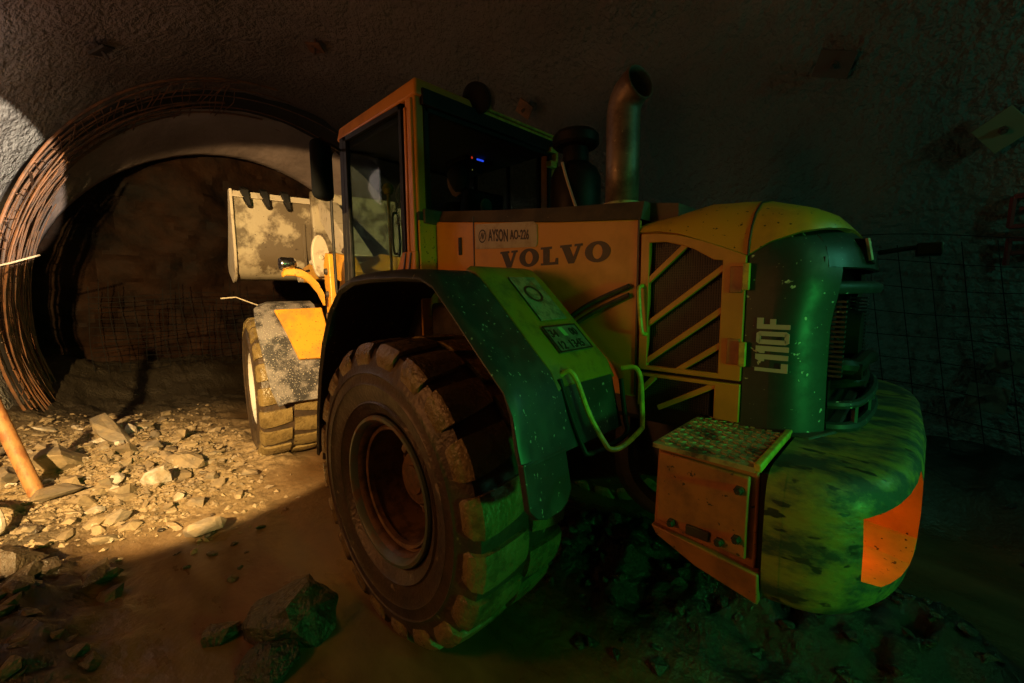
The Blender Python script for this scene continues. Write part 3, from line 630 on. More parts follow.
mb = MB(); q = [slope(t, y, .011)[0] for t, y in ((.02, .90), (.02, .85), (.10, .85), (.10, .90))]
for k in range(20):
    a = 2*PI*k/20; mb.v.append(tuple(slope(.12+.055*math.sin(a), .835+.055*math.cos(a), .0115)[0])); mb.v.append(tuple(slope(.12+.042*math.sin(a), .835+.042*math.cos(a), .0115)[0]))
for k in range(20): mb.f.append((2*k, 2*((k+1) % 20), 2*((k+1) % 20)+1, 2*k+1)); mb.mi.append(0)
mb.build('decal_emblem', decal, cov, smooth=0)
# black and yellow guard loop at the rear of the fender
def rail(pts, r): return MB().tube(smooth_path(pts), r, 9)
def smooth_path(pts, n=4):
    pts = [Vector(p) for p in pts]; out = []
    for i in range(len(pts)-1):
        p0 = pts[max(i-1, 0)]; p1 = pts[i]; p2 = pts[i+1]; p3 = pts[min(i+2, len(pts)-1)]
        for k in range(n):
            t = k/n; out.append(.5*((2*p1)+(p2-p0)*t+(2*p0-5*p1+4*p2-p3)*t*t+(3*p1-p0-3*p2+p3)*t**3))
    out.append(pts[-1]); return out
hr = rail([(-.955, 1.02, 1.48), (-.99, 1.01, 1.50), (-1.02, .995, 1.46), (-1.06, .97, 1.33), (-1.12, .945, 1.215), (-1.145, .93, 1.19), (-1.16, .86, 1.192), (-1.15, .70, 1.215), (-1.14, .665, 1.23), (-1.13, .65, 1.29), (-1.115, .64, 1.42), (-1.09, .645, 1.475), (-1.03, .66, 1.47)], .011).build('step_rail', handy, rf)
rail([(-.97, 1.045, 1.47), (-1.0, 1.03, 1.36), (-1.05, 1.0, 1.2), (-1.07, .97, 1.165), (-1.085, .8, 1.17), (-1.085, .70, 1.19), (-1.06, .675, 1.25), (-1.03, .665, 1.42)], .011).build('step_rail', black, rf)
# far rear fender
mb = MB(); mb.sheet([[(x, -y, z) for y in (.66, 1.0, 1.335)] for x, z in FP], .03); mb.build('rear_fender', greyplastic, LD, smooth=40)

# ---- engine hood
hx = [.42, -.1, -.6, -1.07]; zt = [2.30, 2.235, 2.175, 2.13]
for s in (1, -1):
    hs_ = MB().hexa([(x, s*.575, z) for x, z in list(zip(hx, zt))+[(-1.07, 1.33), (.42, 1.33)]], [(x, s*.605, z) for x, z in list(zip(hx, zt))+[(-1.07, 1.33), (.42, 1.33)]]).build('hood_side', yellow_clean, LD, bevel=.006)
    if s == 1: hood = hs_
mb = MB(); zu = [2.375, 2.31, 2.255, 2.215]
for i in range(3):
    mb.hexa([(hx[i], -.59, zt[i]+.004), (hx[i], .59, zt[i]+.004), (hx[i+1], .59, zt[i+1]+.004), (hx[i+1], -.59, zt[i+1]+.004)], [(hx[i], -.56, zu[i]), (hx[i], .56, zu[i]), (hx[i+1], .56, zu[i+1]), (hx[i+1], -.56, zu[i+1])])
mb.prism_y([(-1.07, 2.13), (-1.07, 2.215), (-1.2, 2.195), (-1.2, 2.13)], -.50, .50)
mb.build('hood_top', traymat, LD, smooth=30)
# panel seams and slot on the side
mb = MB(); mb.box(.028, .036, .604, .609, 1.9, 2.285); mb.box(-1.075, -1.066, .604, .609, 1.34, 2.13); mb.build('panel_seam', decal, hood)
mb = MB(); mb.box(.15, .18, .604, .612, 2.06, 2.17); mb.build('side_slot', black, hood, bevel=.003)
# brand lettering as slab letters
def slab(letter):
    if letter == 'V': return [[(0, 1), (0, .87), (.08, .87), (.38, 0), (.64, 0), (.93, .87), (1.02, .87), (1.02, 1), (.66, 1), (.66, .87), (.78, .87), (.61, .34), (.44, .87), (.53, .87), (.53, 1)]]
    if letter == 'L': return [[(0, 1), (0, .88), (.12, .88), (.12, .12), (0, .12), (0, 0), (.86, 0), (.86, .36), (.74, .36), (.70, .15), (.44, .15), (.44, .87), (.56, .87), (.56, 1)]]
def letters(place, th):
    mb = MB(); x = 0
    for ch in 'VOLVO':
        if ch == 'O':
            n_ = 24; o = len(mb.v); w = 1.05
            for k in range(n_):
                a = 2*PI*k/n_
                for rx, rz in ((w/2, .53), (w/2-.32, .36)):
                    for d in (0, th): mb.v.append(tuple(place(x+w/2+rx*math.cos(a), .5+rz*math.sin(a), d)))
            for k in range(n_):
                a = o+4*k; b = o+4*((k+1) % n_); mb.f += [(a+1, b+1, b+3, a+3), (a, a+1, b+1, b), (a+2, b+2, b+3, a+3)]; mb.mi += [0]*3
            x += w+.1
        else:
            pts = slab(ch)[0]; mb.hexa([place(x+p, q, 0) for p, q in pts], [place(x+p, q, th) for p, q in pts]); x += max(p for p, q in pts)+.09
    return mb, x
_, LW = letters(lambda a, b, d: (a, b, d), .01)
mb, _ = letters(lambda a, b, d: (-.20-a*.745/LW, .6055+d, 1.958+b*.095), .0015)
mb.build('brand_lettering', decal, hood, smooth=0)
mb = MB(); q = [(.0, .606, 2.10), (.0, .606, 2.245), (-.02, .606, 2.252), (-.48, .606, 2.205), (-.505, .606, 2.185), (-.505, .606, 2.08), (-.48, .606, 2.075)]
q = [(.015, .607, 2.085), (.015, .607, 2.235), (-.46, .607, 2.195), (-.485, .607, 2.175), (-.485, .607, 2.07), (-.47, .607, 2.06)]
pt = MB().hexa(q, [(x, y+.003, z) for x, y, z in q]).build('fleet_plate', sticker, hood)
def fl_fn(x, y, z, x0, z0, sx): return (x0-x*sx, .6105+z, z0+y-.055*x)
mb, w = text_mb('AYSON', .095, lambda x, y, z: fl_fn(x, y, z, -.105, 2.125, .52), .001, .0022); mb.build('plate_text', decal, pt, smooth=0)
mb, w = text_mb('AO-226', .072, lambda x, y, z: fl_fn(x, y, z, -.285, 2.118, .60), .001, .0018); mb.build('plate_text', decal, pt, smooth=0)
mb = MB()
for k in range(20):
    a = 2*PI*k/20
    for rx in (.040, .032): mb.v.append((-.052-.85*rx*math.cos(a), .6115, 2.157+rx*math.sin(a)))
for k in range(20): mb.f.append((2*k, 2*((k+1) % 20), 2*((k+1) % 20)+1, 2*k+1)); mb.mi.append(0)
for (x0, z0, x1, z1) in ((-.035, 2.14, -.05, 2.178), (-.05, 2.178, -.056, 2.138), (-.056, 2.138, -.07, 2.176)):
    mb.add([(x0-.004, .6115, z0), (x0+.004, .6115, z0), (x1+.004, .6115, z1), (x1-.004, .6115, z1)], [(0, 1, 2, 3)])
mb.build('plate_emblem', decal, pt, smooth=0)

# ---- louvred rear doors (both sides): upper grille door and lower grille panel
def in_poly(): pass
def grille(side):
    s = side
    # door outline
    def ztop(x): return lerp([-1.52, -1.37, -1.25, -1.16, -1.08], [1.94, 2.005, 2.045, 2.06, 2.065], x)
    mb = MB(); x0, x1 = -1.085, -1.508; zb = 1.465
    # frame bars: left, right, top, bottom, diagonals
    def slabp(pts, y0=.585, y1=.610): mb.hexa([(x, s*y0, z) for x, z in pts], [(x, s*y1, z) for x, z in pts])
    slabp([(x0, zb), (x0, ztop(x0)), (-1.125, ztop(-1.125)), (-1.125, zb)])
    slabp([(-1.425, zb), (-1.425, ztop(-1.425)), (-1.45, ztop(-1.45)), (x1, ztop(x1)), (x1, zb)])
    xs_ = np.linspace(-1.12, -1.43, 9)
    tp = [(x, ztop(x)) for x in xs_]; bt = [(x, lerp([-1.4, -1.3, -1.2, -1.1], [1.93, 1.99, 2.02, 2.025], x)) for x in xs_]
    slabp(tp+bt[::-1])
    slabp([(-1.12, zb), (-1.12, zb+.02), (-1.43, zb+.022), (-1.43, zb)])
    for zz in (1.93, 1.765, 1.60, 1.49):            # diagonal straps rising towards the rear
        a = (-1.115, zz-.10); b = (-1.43, zz+.14)
        if zz == 1.93: a, b = (-1.115, 1.855), (-1.30, 2.02)
        if zz == 1.49: a, b = (-1.25, 1.47), (-1.43, 1.60)
        d = Vector((b[0]-a[0], b[1]-a[1])).normalized(); n_ = Vector((-d.y, d.x))*.012
        slabp([(a[0]+n_.x, a[1]+n_.y), (b[0]+n_.x, b[1]+n_.y), (b[0]-n_.x, b[1]-n_.y), (a[0]-n_.x, a[1]-n_.y)], .588, .607)
    d = mb.build('grille_door', yellow_clean, LD, bevel=.003, smooth=30)
    mb = MB(); mb.box(-1.11, -1.44, s*.560, s*.572, 1.47, 2.0)
    mb.build('grille_backing', meshblk, d)
    mb = MB()
    for k in range(34): x = -1.115-.315*k/33; mb.box(x-.0014, x+.0014, s*.578, s*.582, 1.475, min(2.02, ztop(x)-.03))
    for k in range(50): z = 1.48+.52*k/49; mb.box(-1.115, -1.43 if z < 1.92 else -1.27, s*.577, s*.581, z-.0012, z+.0012)
    mb.build('grille_mesh', meshwire, d, smooth=0)
    mb = MB(); mb.tube(smooth_path([(-1.098, s*.612, 1.84), (-1.095, s*.638, 1.83), (-1.098, s*.642, 1.78), (-1.108, s*.642, 1.68), (-1.115, s*.638, 1.635), (-1.12, s*.612, 1.625)]), .009, 8); mb.build('door_handle', handy, d)
    for zz in (1.60, 1.875):
        mb = MB(); mb.box(-1.50, -1.525, s*.607, s*.625, zz-.075 if zz < 1.7 else zz-.06, zz+.02 if zz < 1.7 else zz+.04); mb.build('hinge', handy, d, bevel=.004)
        MB().box(-1.455, -1.50, s*.609, s*.616, zz-.07, zz+.03).build('hinge_plate', boxpaint, d, bevel=.003)
    # lower panel
    mb = MB()
    slabp([(-1.085, 1.30), (-1.085, 1.452), (-1.105, 1.452), (-1.105, 1.30)]); slabp([(-1.085, 1.435), (-1.085, 1.452), (-1.508, 1.452), (-1.508, 1.435)])
    slabp([(-1.415, 1.30), (-1.415, 1.44), (-1.508, 1.44), (-1.508, 1.30)])
    for a, b in (((-1.09, 1.36), (-1.16, 1.435)), ((-1.18, 1.30), (-1.415, 1.435))):
        d_ = Vector((b[0]-a[0], b[1]-a[1])).normalized(); n_ = Vector((-d_.y, d_.x))*.012
        slabp([(a[0]+n_.x, a[1]+n_.y), (b[0]+n_.x, b[1]+n_.y), (b[0]-n_.x, b[1]-n_.y), (a[0]-n_.x, a[1]-n_.y)], .588, .607)
    p = mb.build('lower_grille_panel', yellow_clean, LD, bevel=.003, smooth=30)
    MB().box(-1.10, -1.39, s*.560, s*.572, 1.30, 1.44).build('grille_backing', meshblk, p)
    mb = MB()
    for k in range(30): x = -1.105-.28*k/29; mb.box(x-.0014, x+.0014, s*.578, s*.582, 1.30, 1.44)
    for k in range(12): z = 1.31+.12*k/11; mb.box(-1.105, -1.385, s*.577, s*.581, z-.0012, z+.0012)
    mb.build('grille_mesh', meshwire, p, smooth=0)
grille(1); grille(-1)
# engine block filling the inside so nothing shows through
MB().box(.3, -1.66, -.54, .54, 1.2, 2.08).build('engine_housing', meshblk, LD, bevel=.03)

# ---- yellow rear cap of the hood
CX = [-1.07, -1.16, -1.25, -1.33, -1.42, -1.51, -1.58, -1.67, -1.735, -1.768, -1.782]
CZT = [2.142, 2.158, 2.180, 2.200, 2.198, 2.188, 2.165, 2.135, 2.10, 2.065, 2.045]
CZE = [2.075, 2.07, 2.05, 2.02, 1.985, 1.945, 1.99, 2.02, 2.03, 2.036, 2.04]
CW_ = [.605, .605, .605, .605, .605, .605, .598, .57, .51, .40, .28]
mb = MB(); P = []
vv = [-1, -.985, -.95, -.88, -.75, -.5, 0, .5, .75, .88, .95, .985, 1]
for x, a, b, w in zip(CX, CZT, CZE, CW_):
    P.append([(x, w*v, b+(a-b)*(1-abs(v)**5.)**.55 if abs(v) < 1 else b) for v in vv])
mb.sheet(P, -.02); cap = mb.build('hood_cap', yellow, LD, smooth=40)
mb = MB()
# seam across the cap at its hinge line
mb.tube([(-1.512, .607*v, 1.945+(2.19-1.945)*(1-abs(v)**5)**.55 if abs(v) < 1 else 1.945) for v in vv], .004, 5); mb.build('panel_seam', decal, cap)

# ---- dark radiator shell
def plan(rear, w, rc, n=8):
    pts = [(-1.512, w), (-1.54, w), (-1.57, w), (-1.60, w)]
    for k in range(n+1):
        a = PI/2*k/n; pts.append((rear+.225-.225*math.sin(a), w-rc+rc*math.cos(a)))
    return pts
def shell_rear(z): return lerp([1.28, 1.5, 1.7, 1.82, 1.9, 1.97, 2.01, 2.04], [-1.83, -1.825, -1.825, -1.845, -1.848, -1.832, -1.805, -1.775], z)
def ztop_at(x_): return lerp([-1.85, -1.745, -1.67, -1.58, -1.512], [2.04, 2.03, 2.02, 1.988, 1.944], x_)
def shell_col(k, z):
    x_, y_ = plan(-1.83, .598, .42)[k]; w_ = .598-.07*max(0, (z-1.85)/.2)*max(0, (-x_-1.50)/.3)
    return plan(shell_rear(z), w_, .42)[k]
for s in (-1, 1):
    mb = MB(); P = []
    for t in np.linspace(0, 1, 16):
        row = []
        for k in range(9):
            z = 1.275+(ztop_at(plan(-1.83, .598, .42)[k][0])-1.275)*t; xx, yy = shell_col(k, z); row.append((xx, s*yy, z))
        P.append(row)
    mb.sheet(P, -.02 if s > 0 else .02); sh = mb.build('radiator_shell', grey, LD, smooth=40)
# the upper visor between the corners, with a light slot, and the lip bar
mb = MB(); P = []
for t in np.linspace(0, 1, 7):
    row = [];
    for s, ks in ((1, range(7, 13)), (-1, range(12, 6, -1))):
        for k in ks:
            z = 1.893+(ztop_at(plan(-1.83, .598, .42)[k][0])-1.893)*t; xx, yy = shell_col(k, z); row.append((xx, s*yy, z))
    P.append(row)
mb.sheet(P, -.02); mb.build('visor', grey, sh)
mb = MB(); P = []
for (dx, z) in ((-1.70, 1.845), (-1.852, 1.845), (-1.87, 1.832), (-1.873, 1.815), (-1.865, 1.798), (-1.70, 1.79)):
    P.append([(dx+.16*(abs(y)/.53)**2.4 if dx < -1.8 else dx, y, z) for y in np.linspace(-.53, .53, 15)])
mb.grid(P, closed_u=True); mb.build('grille_lip', grey, sh, smooth=50)
MB().box(-1.70, -1.735, -.52, .52, 1.80, 1.93).build('slot_backing', black, sh)
mb = MB(); mb.prism_y([(-1.80, 1.915), (-1.852, 1.91), (-1.834, 2.0), (-1.79, 2.005)], .18, .30); mb.build('rear_lamp', black, sh, bevel=.005)
mb = MB(); mb.tube([(-1.846, .315, 1.92), (-1.83, .308, 2.0)], .008, 6); mb.build('lamp_trim', palesteel, sh)
mb = MB(); mb.tube(smooth_path([(-1.84, -.1, 1.97), (-1.95, -.12, 1.985), (-2.0, -.13, 1.98)]), .012, 6); mb.box(-1.96, -2.04, -.19, -.07, 1.95, 2.0); mb.build('reverse_camera', black, sh, bevel=.006)
# radiator core with fins, lower guard with tubes
core = MB().box(-1.66, -1.70, -.50, .50, 1.32, 1.80).build('radiator_core', meshblk, LD)
for s in (1, -1):
    mb = MB(); mb.box(-1.715, -1.73, s*.42, s*.48, 1.49, 1.78)
    for k in range(16):
        z = 1.50+.27*k/15; mb.box(-1.72, -1.80, s*.43, s*.47, z-.004, z+.004)
    mb.build('cooling_fins', grey, core, smooth=0)
mb = MB(); mb.lathe([(.001, -.06), (.10, -.06), (.11, 0), (.10, .02), (.001, .02)], (-1.76, .08, 1.62), 'x', 20)
for k in range(6):
    a = k*PI/3; mb.hexa([(-1.76, .08+.08*math.cos(a-.2), 1.62+.08*math.sin(a-.2)), (-1.76, .08+.16*math.cos(a-.15), 1.62+.13*math.sin(a-.15)), (-1.735, .08+.16*math.cos(a+.15), 1.62+.13*math.sin(a+.15)), (-1.735, .08+.08*math.cos(a+.2), 1.62+.08*math.sin(a+.2))], [(-1.765, .08+.08*math.cos(a-.2), 1.62+.08*math.sin(a-.2)), (-1.765, .08+.16*math.cos(a-.15), 1.62+.13*math.sin(a-.15)), (-1.74, .08+.16*math.cos(a+.15), 1.62+.13*math.sin(a+.15)), (-1.74, .08+.08*math.cos(a+.2), 1.62+.08*math.sin(a+.2))])
mb.build('fan', black, core)
mb = MB(); mb.tube(smooth_path([(-1.70, .40, 1.52), (-1.79, .40, 1.53), (-1.82, .30, 1.515), (-1.83, .05, 1.52), (-1.84, -.2, 1.5)]), .032, 10); mb.tube(smooth_path([(-1.72, .36, 1.44), (-1.82, .32, 1.46), (-1.84, .15, 1.45), (-1.82, -.15, 1.46)]), .022, 8); mb.build('coolant_hose', black, core)
lg = MB(); 
for (zc_, rad) in ((1.385, .016), (1.30, .020)):
    lg.tube(smooth_path([(-1.76, .44, zc_), (-1.81, .41, zc_), (-1.85, .30, zc_), (-1.868, 0, zc_), (-1.85, -.30, zc_), (-1.81, -.41, zc_), (-1.76, -.44, zc_)]), rad, 8)
for y in (.36, .12, -.12, -.36): lg.tube([(-1.862 if abs(y) < .2 else -1.838, y, 1.30), (-1.862 if abs(y) < .2 else -1.838, y, 1.385)], .012, 6)
lg.box(-1.74, -1.85, -.38, .38, 1.268, 1.285)
lgo = lg.build('lower_guard', grey, sh)
MB().box(-1.72, -1.76, -.42, .42, 1.29, 1.47).build('guard_backing', black, lgo)
for (k, y, z) in ((0, .34, 1.505), (1, .20, 1.46)):
    MB().lathe([(.001, -.03), (.03, -.03), (.034, 0), (.03, .03), (.001, .03)], (-1.82, y, z), 'x', 14).build('filler_cap', black, lgo)
# model lettering up the shell
mb = MB()
def blk(pts, x, w):   # stencil block polygons in a unit cell: u right, v up
    for q in pts: mb.hexa([(-1.553-(1-v)*.106, .5985, 1.513+(x+u*w)*.205) for u, v in q], [(-1.553-(1-v)*.106, .6015, 1.513+(x+u*w)*.205) for u, v in q])
L_ = [[(0, 0), (0, 1), (.4, 1), (.4, 0)], [(.4, 0), (.4, .2), (1, .2), (1, 0)]]
I_ = [[(.3, 0), (.3, 1), (1, 1), (1, 0)], [(.3, .72), (0, .72), (0, .86), (.3, 1)]]
O_ = [[(0, .1), (0, .9), (.36, .9), (.36, .1)], [(.64, .1), (.64, .9), (1, .9), (1, .1)], [(.0, .9), (.15, 1), (.85, 1), (1, .9), (.64, .86), (.36, .86)], [(0, .1), (.36, .14), (.64, .14), (1, .1), (.85, 0), (.15, 0)]]
F_ = [[(0, 0), (0, 1), (.42, 1), (.42, 0)], [(.42, .8), (.42, 1), (1, 1), (1, .8)], [(.42, .42), (.42, .6), (.9, .6), (.9, .42)]]
for pts, x, w in ((L_, 0, .165), (I_, .185, .13), (I_, .335, .13), (O_, .50, .23), (F_, .775, .2)): blk(pts, x, w)
mb.build('model_lettering', greydecal, sh, smooth=0)

# ---- exhaust, air cleaner
mb = MB(); pts = [(-.80, .28, 2.24), (-.80, .28, 2.5), (-.80, .28, 2.66)]+[(-.92+.12*math.cos(math.radians(t)), .28+.03*(1-math.cos(math.radians(t))), 2.735+.12*math.sin(math.radians(t))) for t in (0, 17, 34, 51, 68, 85)]
mb.tube(pts, .086, 28, caps=False)
e = mb.build('exhaust_pipe', exhaust, LD, smooth=60)
e.modifiers.new('Solid', 'SOLIDIFY').thickness = .006
MB().lathe([(.001, 0), (.078, 0)], (0, 0, 0), 'z', 20).xf(Matrix.Translation((-.80, .28, 2.62))).build('pipe_baffle', meshblk, e)
MB().lathe([(.09, .0), (.105, 0), (.105, .045), (.09, .05)], (-.80, .28, 2.235), 'z', 24).build('exhaust_collar', grimy, e)
mb = MB(); mb.lathe([(.001, 0), (.15, 0), (.165, .03), (.165, .30), (.14, .36), (.09, .40), (.08, .50)], (-.30, 0, 2.25), 'z', 28);
ac = mb.build('air_cleaner', black, LD)
mb = MB(); mb.lathe([(.06, 0), (.135, .005), (.15, .02), (.15, .07), (.13, .095), (.05, .11), (.001, .11)], (-.30, 0, 2.745), 'z', 28); mb.build('rain_cap', black, ac)
mb = MB(); mb.tube(smooth_path([(-.45, .17, 2.27), (-.36, .17, 2.5), (-.32, .17, 2.62)]), .009, 6); mb.build('support_strut', palesteel, ac)

# ---- cab
cabx0, cabx1, cy_ = .43, 1.58, .73
mb = MB(); mb.hexa([(.415, .745, 3.08), (.415, -.745, 3.08), (1.62, -.72, 3.08), (1.62, .72, 3.08)], [(.43, .73, 3.195), (.43, -.73, 3.195), (1.60, -.70, 3.195), (1.60, .70, 3.195)])
rf_ = mb.build('cab_roof', yellow_clean, LD, bevel=.02, bseg=3)
MB().hexa([(.44, .70, 3.19), (.44, -.70, 3.19), (1.56, -.68, 3.19), (1.56, .68, 3.19)], [(.55, .6, 3.235), (.55, -.6, 3.235), (1.46, -.58, 3.235), (1.46, .58, 3.235)]).build('roof_cover', black, rf_, bevel=.01)
mb = MB(); mb.box(.405, .44, -.70, .69, 3.03, 3.135); mb.build('roof_rear_trim', black, rf_, bevel=.008)
mb = MB(); mb.tube([(.415, .22, 3.13), (.415, -.66, 3.13)], .014, 8); mb.tube([(.415, .22, 3.165), (.415, -.66, 3.165)], .010, 8); mb.build('roof_rail', handy, rf_)
# headliner
MB().box(.46, 1.56, -.66, .66, 3.02, 3.07).build('cab_ceiling', mat('dark_headliner', (.035, .04, .042), .8), LD, bevel=.01)
# posts
def post(name, pts0, pts1, m, par=LD, bevel=.012): return MB().hexa(pts0, pts1).build(name, m, par, bevel=bevel)
rp = post('rear_post', [(.435, .735, 1.80), (.435, .665, 1.80), (.57, .665, 1.80), (.57, .735, 1.80)], [(.435, .735, 3.09), (.435, .665, 3.09), (.55, .665, 3.09), (.55, .735, 3.09)], yellow_clean)
post('post_rib', [(.455, .732, 2.02), (.455, .755, 2.02), (.515, .755, 2.02), (.515, .732, 2.02)], [(.455, .732, 3.07), (.455, .752, 3.07), (.505, .752, 3.07), (.505, .732, 3.07)], yellow_clean, rp, .006)
post('post_rib', [(.53, .732, 2.02), (.53, .752, 2.02), (.56, .752, 2.02), (.56, .732, 2.02)], [(.525, .732, 3.03), (.525, .748, 3.03), (.55, .748, 3.03), (.55, .732, 3.03)], yellow_clean, rp, .006)
mb = MB(); mb.hexa([(.435, .74, 1.90), (.435, .775, 1.90), (.70, .785, 1.90), (.72, .74, 1.90)], [(.435, .74, 2.10), (.435, .765, 2.10), (.60, .765, 2.10), (.61, .74, 2.10)]); fl_ = mb.build('post_flare', yellow_clean, rp, bevel=.01)
for xx in (.50, .565): MB().hexa([(xx, .778, 1.92), (xx, .788, 1.92), (xx+.012, .788, 1.92), (xx+.012, .778, 1.92)], [(xx-.02, .762, 2.09), (xx-.02, .772, 2.09), (xx-.008, .772, 2.09), (xx-.008, .762, 2.09)]).build('flare_groove', decal, rp)
post('rear_post', [(.435, -.735, 1.80), (.435, -.665, 1.80), (.57, -.665, 1.80), (.57, -.735, 1.80)], [(.435, -.735, 3.09), (.435, -.665, 3.09), (.55, -.665, 3.09), (.55, -.735, 3.09)], yellow_clean)
post('front_post', [(1.50, .74, 1.6), (1.50, .68, 1.6), (1.58, .68, 1.6), (1.58, .74, 1.6)], [(1.47, .73, 3.09), (1.47, .67, 3.09), (1.55, .67, 3.09), (1.55, .73, 3.09)], black)
post('front_post', [(1.50, -.74, 1.6), (1.50, -.68, 1.6), (1.58, -.68, 1.6), (1.58, -.74, 1.6)], [(1.47, -.73, 3.09), (1.47, -.67, 3.09), (1.55, -.67, 3.09), (1.55, -.73, 3.09)], black)
# cab lower body
mb = MB(); mb.prism_y([(.43, 1.45), (.43, 2.36), (.47, 2.36), (.47, 1.9), (1.5, 1.9), (1.58, 1.6), (1.58, 1.45)], .62, .735); mb.prism_y([(.43, 1.45), (.43, 2.36), (.47, 2.36), (.47, 1.9), (1.5, 1.9), (1.58, 1.6), (1.58, 1.45)], -.735, -.62); mb.box(.43, 1.58, -.63, .63, 1.42, 1.5)
body = mb.build('cab_body', chassis, LD, bevel=.01)
MB().box(.425, .46, -.735, .735, 1.5, 2.30).build('cab_rear_wall', yellow, LD, bevel=.006)
MB().box(.41, .45, -.66, .70, 2.28, 2.375).build('window_sill', traymat, LD, bevel=.006)
# door with glass (left), right window, rear window, windscreen
mb = MB()
for q in ([(.60, 1.75), (.60, 3.08), (.635, 3.08), (.655, 1.75)], [(1.44, 1.75), (1.42, 3.08), (1.47, 3.08), (1.50, 1.75)], [(.60, 3.04), (.60, 3.08), (1.47, 3.08), (1.47, 3.04)], [(.60, 1.72), (.60, 1.78), (1.5, 1.78), (1.5, 1.72)]): mb.prism_y(q, .70, .735)
dr = mb.build('cab_door', black, LD, bevel=.004)
MB().box(.63, 1.46, .714, .720, 1.76, 3.05).build('door_glass', glass, dr, smooth=0)
mb = MB(); mb.tube(smooth_path([(.70, .735, 2.1), (.705, .765, 2.12), (.705, .765, 2.35), (.70, .735, 2.38)]), .009, 6); mb.build('door_handle', black, dr)
mb = MB()
for q in ([(.60, 1.75), (.60, 3.08), (.635, 3.08), (.655, 1.75)], [(1.0, 2.1), (1.0, 3.05), (1.03, 3.05), (1.03, 2.1)], [(.60, 2.2), (.60, 2.27), (1.5, 2.22), (1.5, 2.15)]): mb.prism_y(q, -.735, -.70)
sw = mb.build('side_window', black, LD, bevel=.004)
MB().box(.57, 1.48, -.722, -.716, 1.9, 3.05).build('window_glass', glass, sw, smooth=0)
mb = MB()
for y in (-.52, -.36): mb.tube([(1.08, y-.10, 2.2), (1.08, y-.10, 2.66)], .008, 6)
for k in range(6): mb.tube([(1.08, -.62, 2.25+.075*k), (1.08, -.46, 2.25+.075*k)], .006, 6)
mb.build('guard_ladder', mat('white_guard_paint', (.6, .6, .58), .5), sw)
rw_ = MB(); rw_.box(.43, .455, .63, .67, 2.36, 3.06); rw_.box(.43, .455, -.67, -.63, 2.36, 3.06); rw_.box(.43, .455, -.66, .66, 3.0, 3.05)
rwo = rw_.build('rear_window', black, LD, bevel=.004)
MB().box(.440, .446, -.65, .65, 2.36, 3.02).build('window_glass', glass, rwo, smooth=0)
mb = MB(); mb.box(1.55, 1.58, -.70, .70, 3.0, 3.08); mb.box(1.55, 1.58, -.70, .70, 1.85, 1.92); ws = mb.build('windscreen', black, LD, bevel=.004)
MB().hexa([(1.572, .68, 1.9), (1.572, -.68, 1.9), (1.578, -.68, 1.9), (1.578, .68, 1.9)], [(1.552, .68, 3.05), (1.552, -.68, 3.05), (1.558, -.68, 3.05), (1.558, .68, 3.05)]).build('windscreen_glass', glass, ws, smooth=0)
# interior
mb = MB(); mb.hexa([(1.30, -.25, 1.5), (1.30, .25, 1.5), (1.55, .25, 1.5), (1.55, -.25, 1.5)], [(1.30, -.15, 2.25), (1.30, .15, 2.25), (1.42, .15, 2.28), (1.42, -.15, 2.28)])
cs = mb.build('dashboard', black, LD, bevel=.02)
mb = MB(); c = Vector((1.27, .02, 2.32)); ax = Vector((-.55, 0, .83)); u_ = Vector((0, 1, 0)); w_ = ax.cross(u_)
mb.tube([c+(u_*math.cos(a)+w_*math.sin(a))*.19 for a in np.linspace(0, 2*PI, 33)], .014, 8); mb.tube([c-u_*.19, c+u_*.19], .012, 6); mb.tube([c, c-ax*.25], .022, 8); mb.build('steering_wheel', black, cs)
mb = MB(); mb.box(.95, 1.25, -.46, -.12, 2.985, 3.03); oc = mb.build('overhead_console', black, LD, bevel=.01)
MB().box(.945, .952, -.33, -.25, 2.997, 3.012).build('display', blueled, oc, smooth=0)
MB().box(.945, .952, -.20, -.185, 2.998, 3.014).build('indicator', redled, oc, smooth=0)
MB().box(.965, .972, -.215, -.205, 2.905, 2.915).build('indicator', yelled, oc, smooth=0)
MB().box(.966, .969, -.33, -.19, 2.89, 2.99).build('switch_panel', black, oc)
mb = MB(); mb.box(.66, 1.12, -.24, .24, 1.86, 1.98); mb.hexa([(.62, -.23, 1.95), (.62, .23, 1.95), (.74, .23, 1.95), (.74, -.23, 1.95)], [(.55, -.20, 2.62), (.55, .20, 2.62), (.64, .20, 2.62), (.64, -.20, 2.62)]); mb.box(.72, 1.05, -.18, .18, 1.5, 1.87)
seat = mb.build('operator_seat', black, LD, bevel=.03, bseg=3)
mb = MB(); mb.lathe([(.001, -.012), (.055, -.012), (.062, 0), (.055, .012), (.001, .012)], (.545, .02, 2.50), 'x', 20); mb.build('seat_patch', tealp, seat)
# net of coiled wires behind the door glass and a yellow knob
mb = MB()
for k in range(9):
    a = k*.7; mb.tube([(.80+.10*math.cos(a+t)+.03*math.sin(3*t+k), .60, 2.50+.16*math.sin(t*1.0+a*.6)) for t in np.linspace(0, 3.5, 16)], .0025, 4)
mb.build('cargo_net', palesteel, LD)
mb = MB(); mb.lathe([(.001, -.045), (.03, -.035), (.045, 0), (.03, .035), (.001, .045)], (1.03, .60, 2.62), 'z', 16); mb.tube([(1.03, .60, 2.58), (1.03, .60, 1.9)], .012, 8); mb.build('lever_knob', handy, LD)
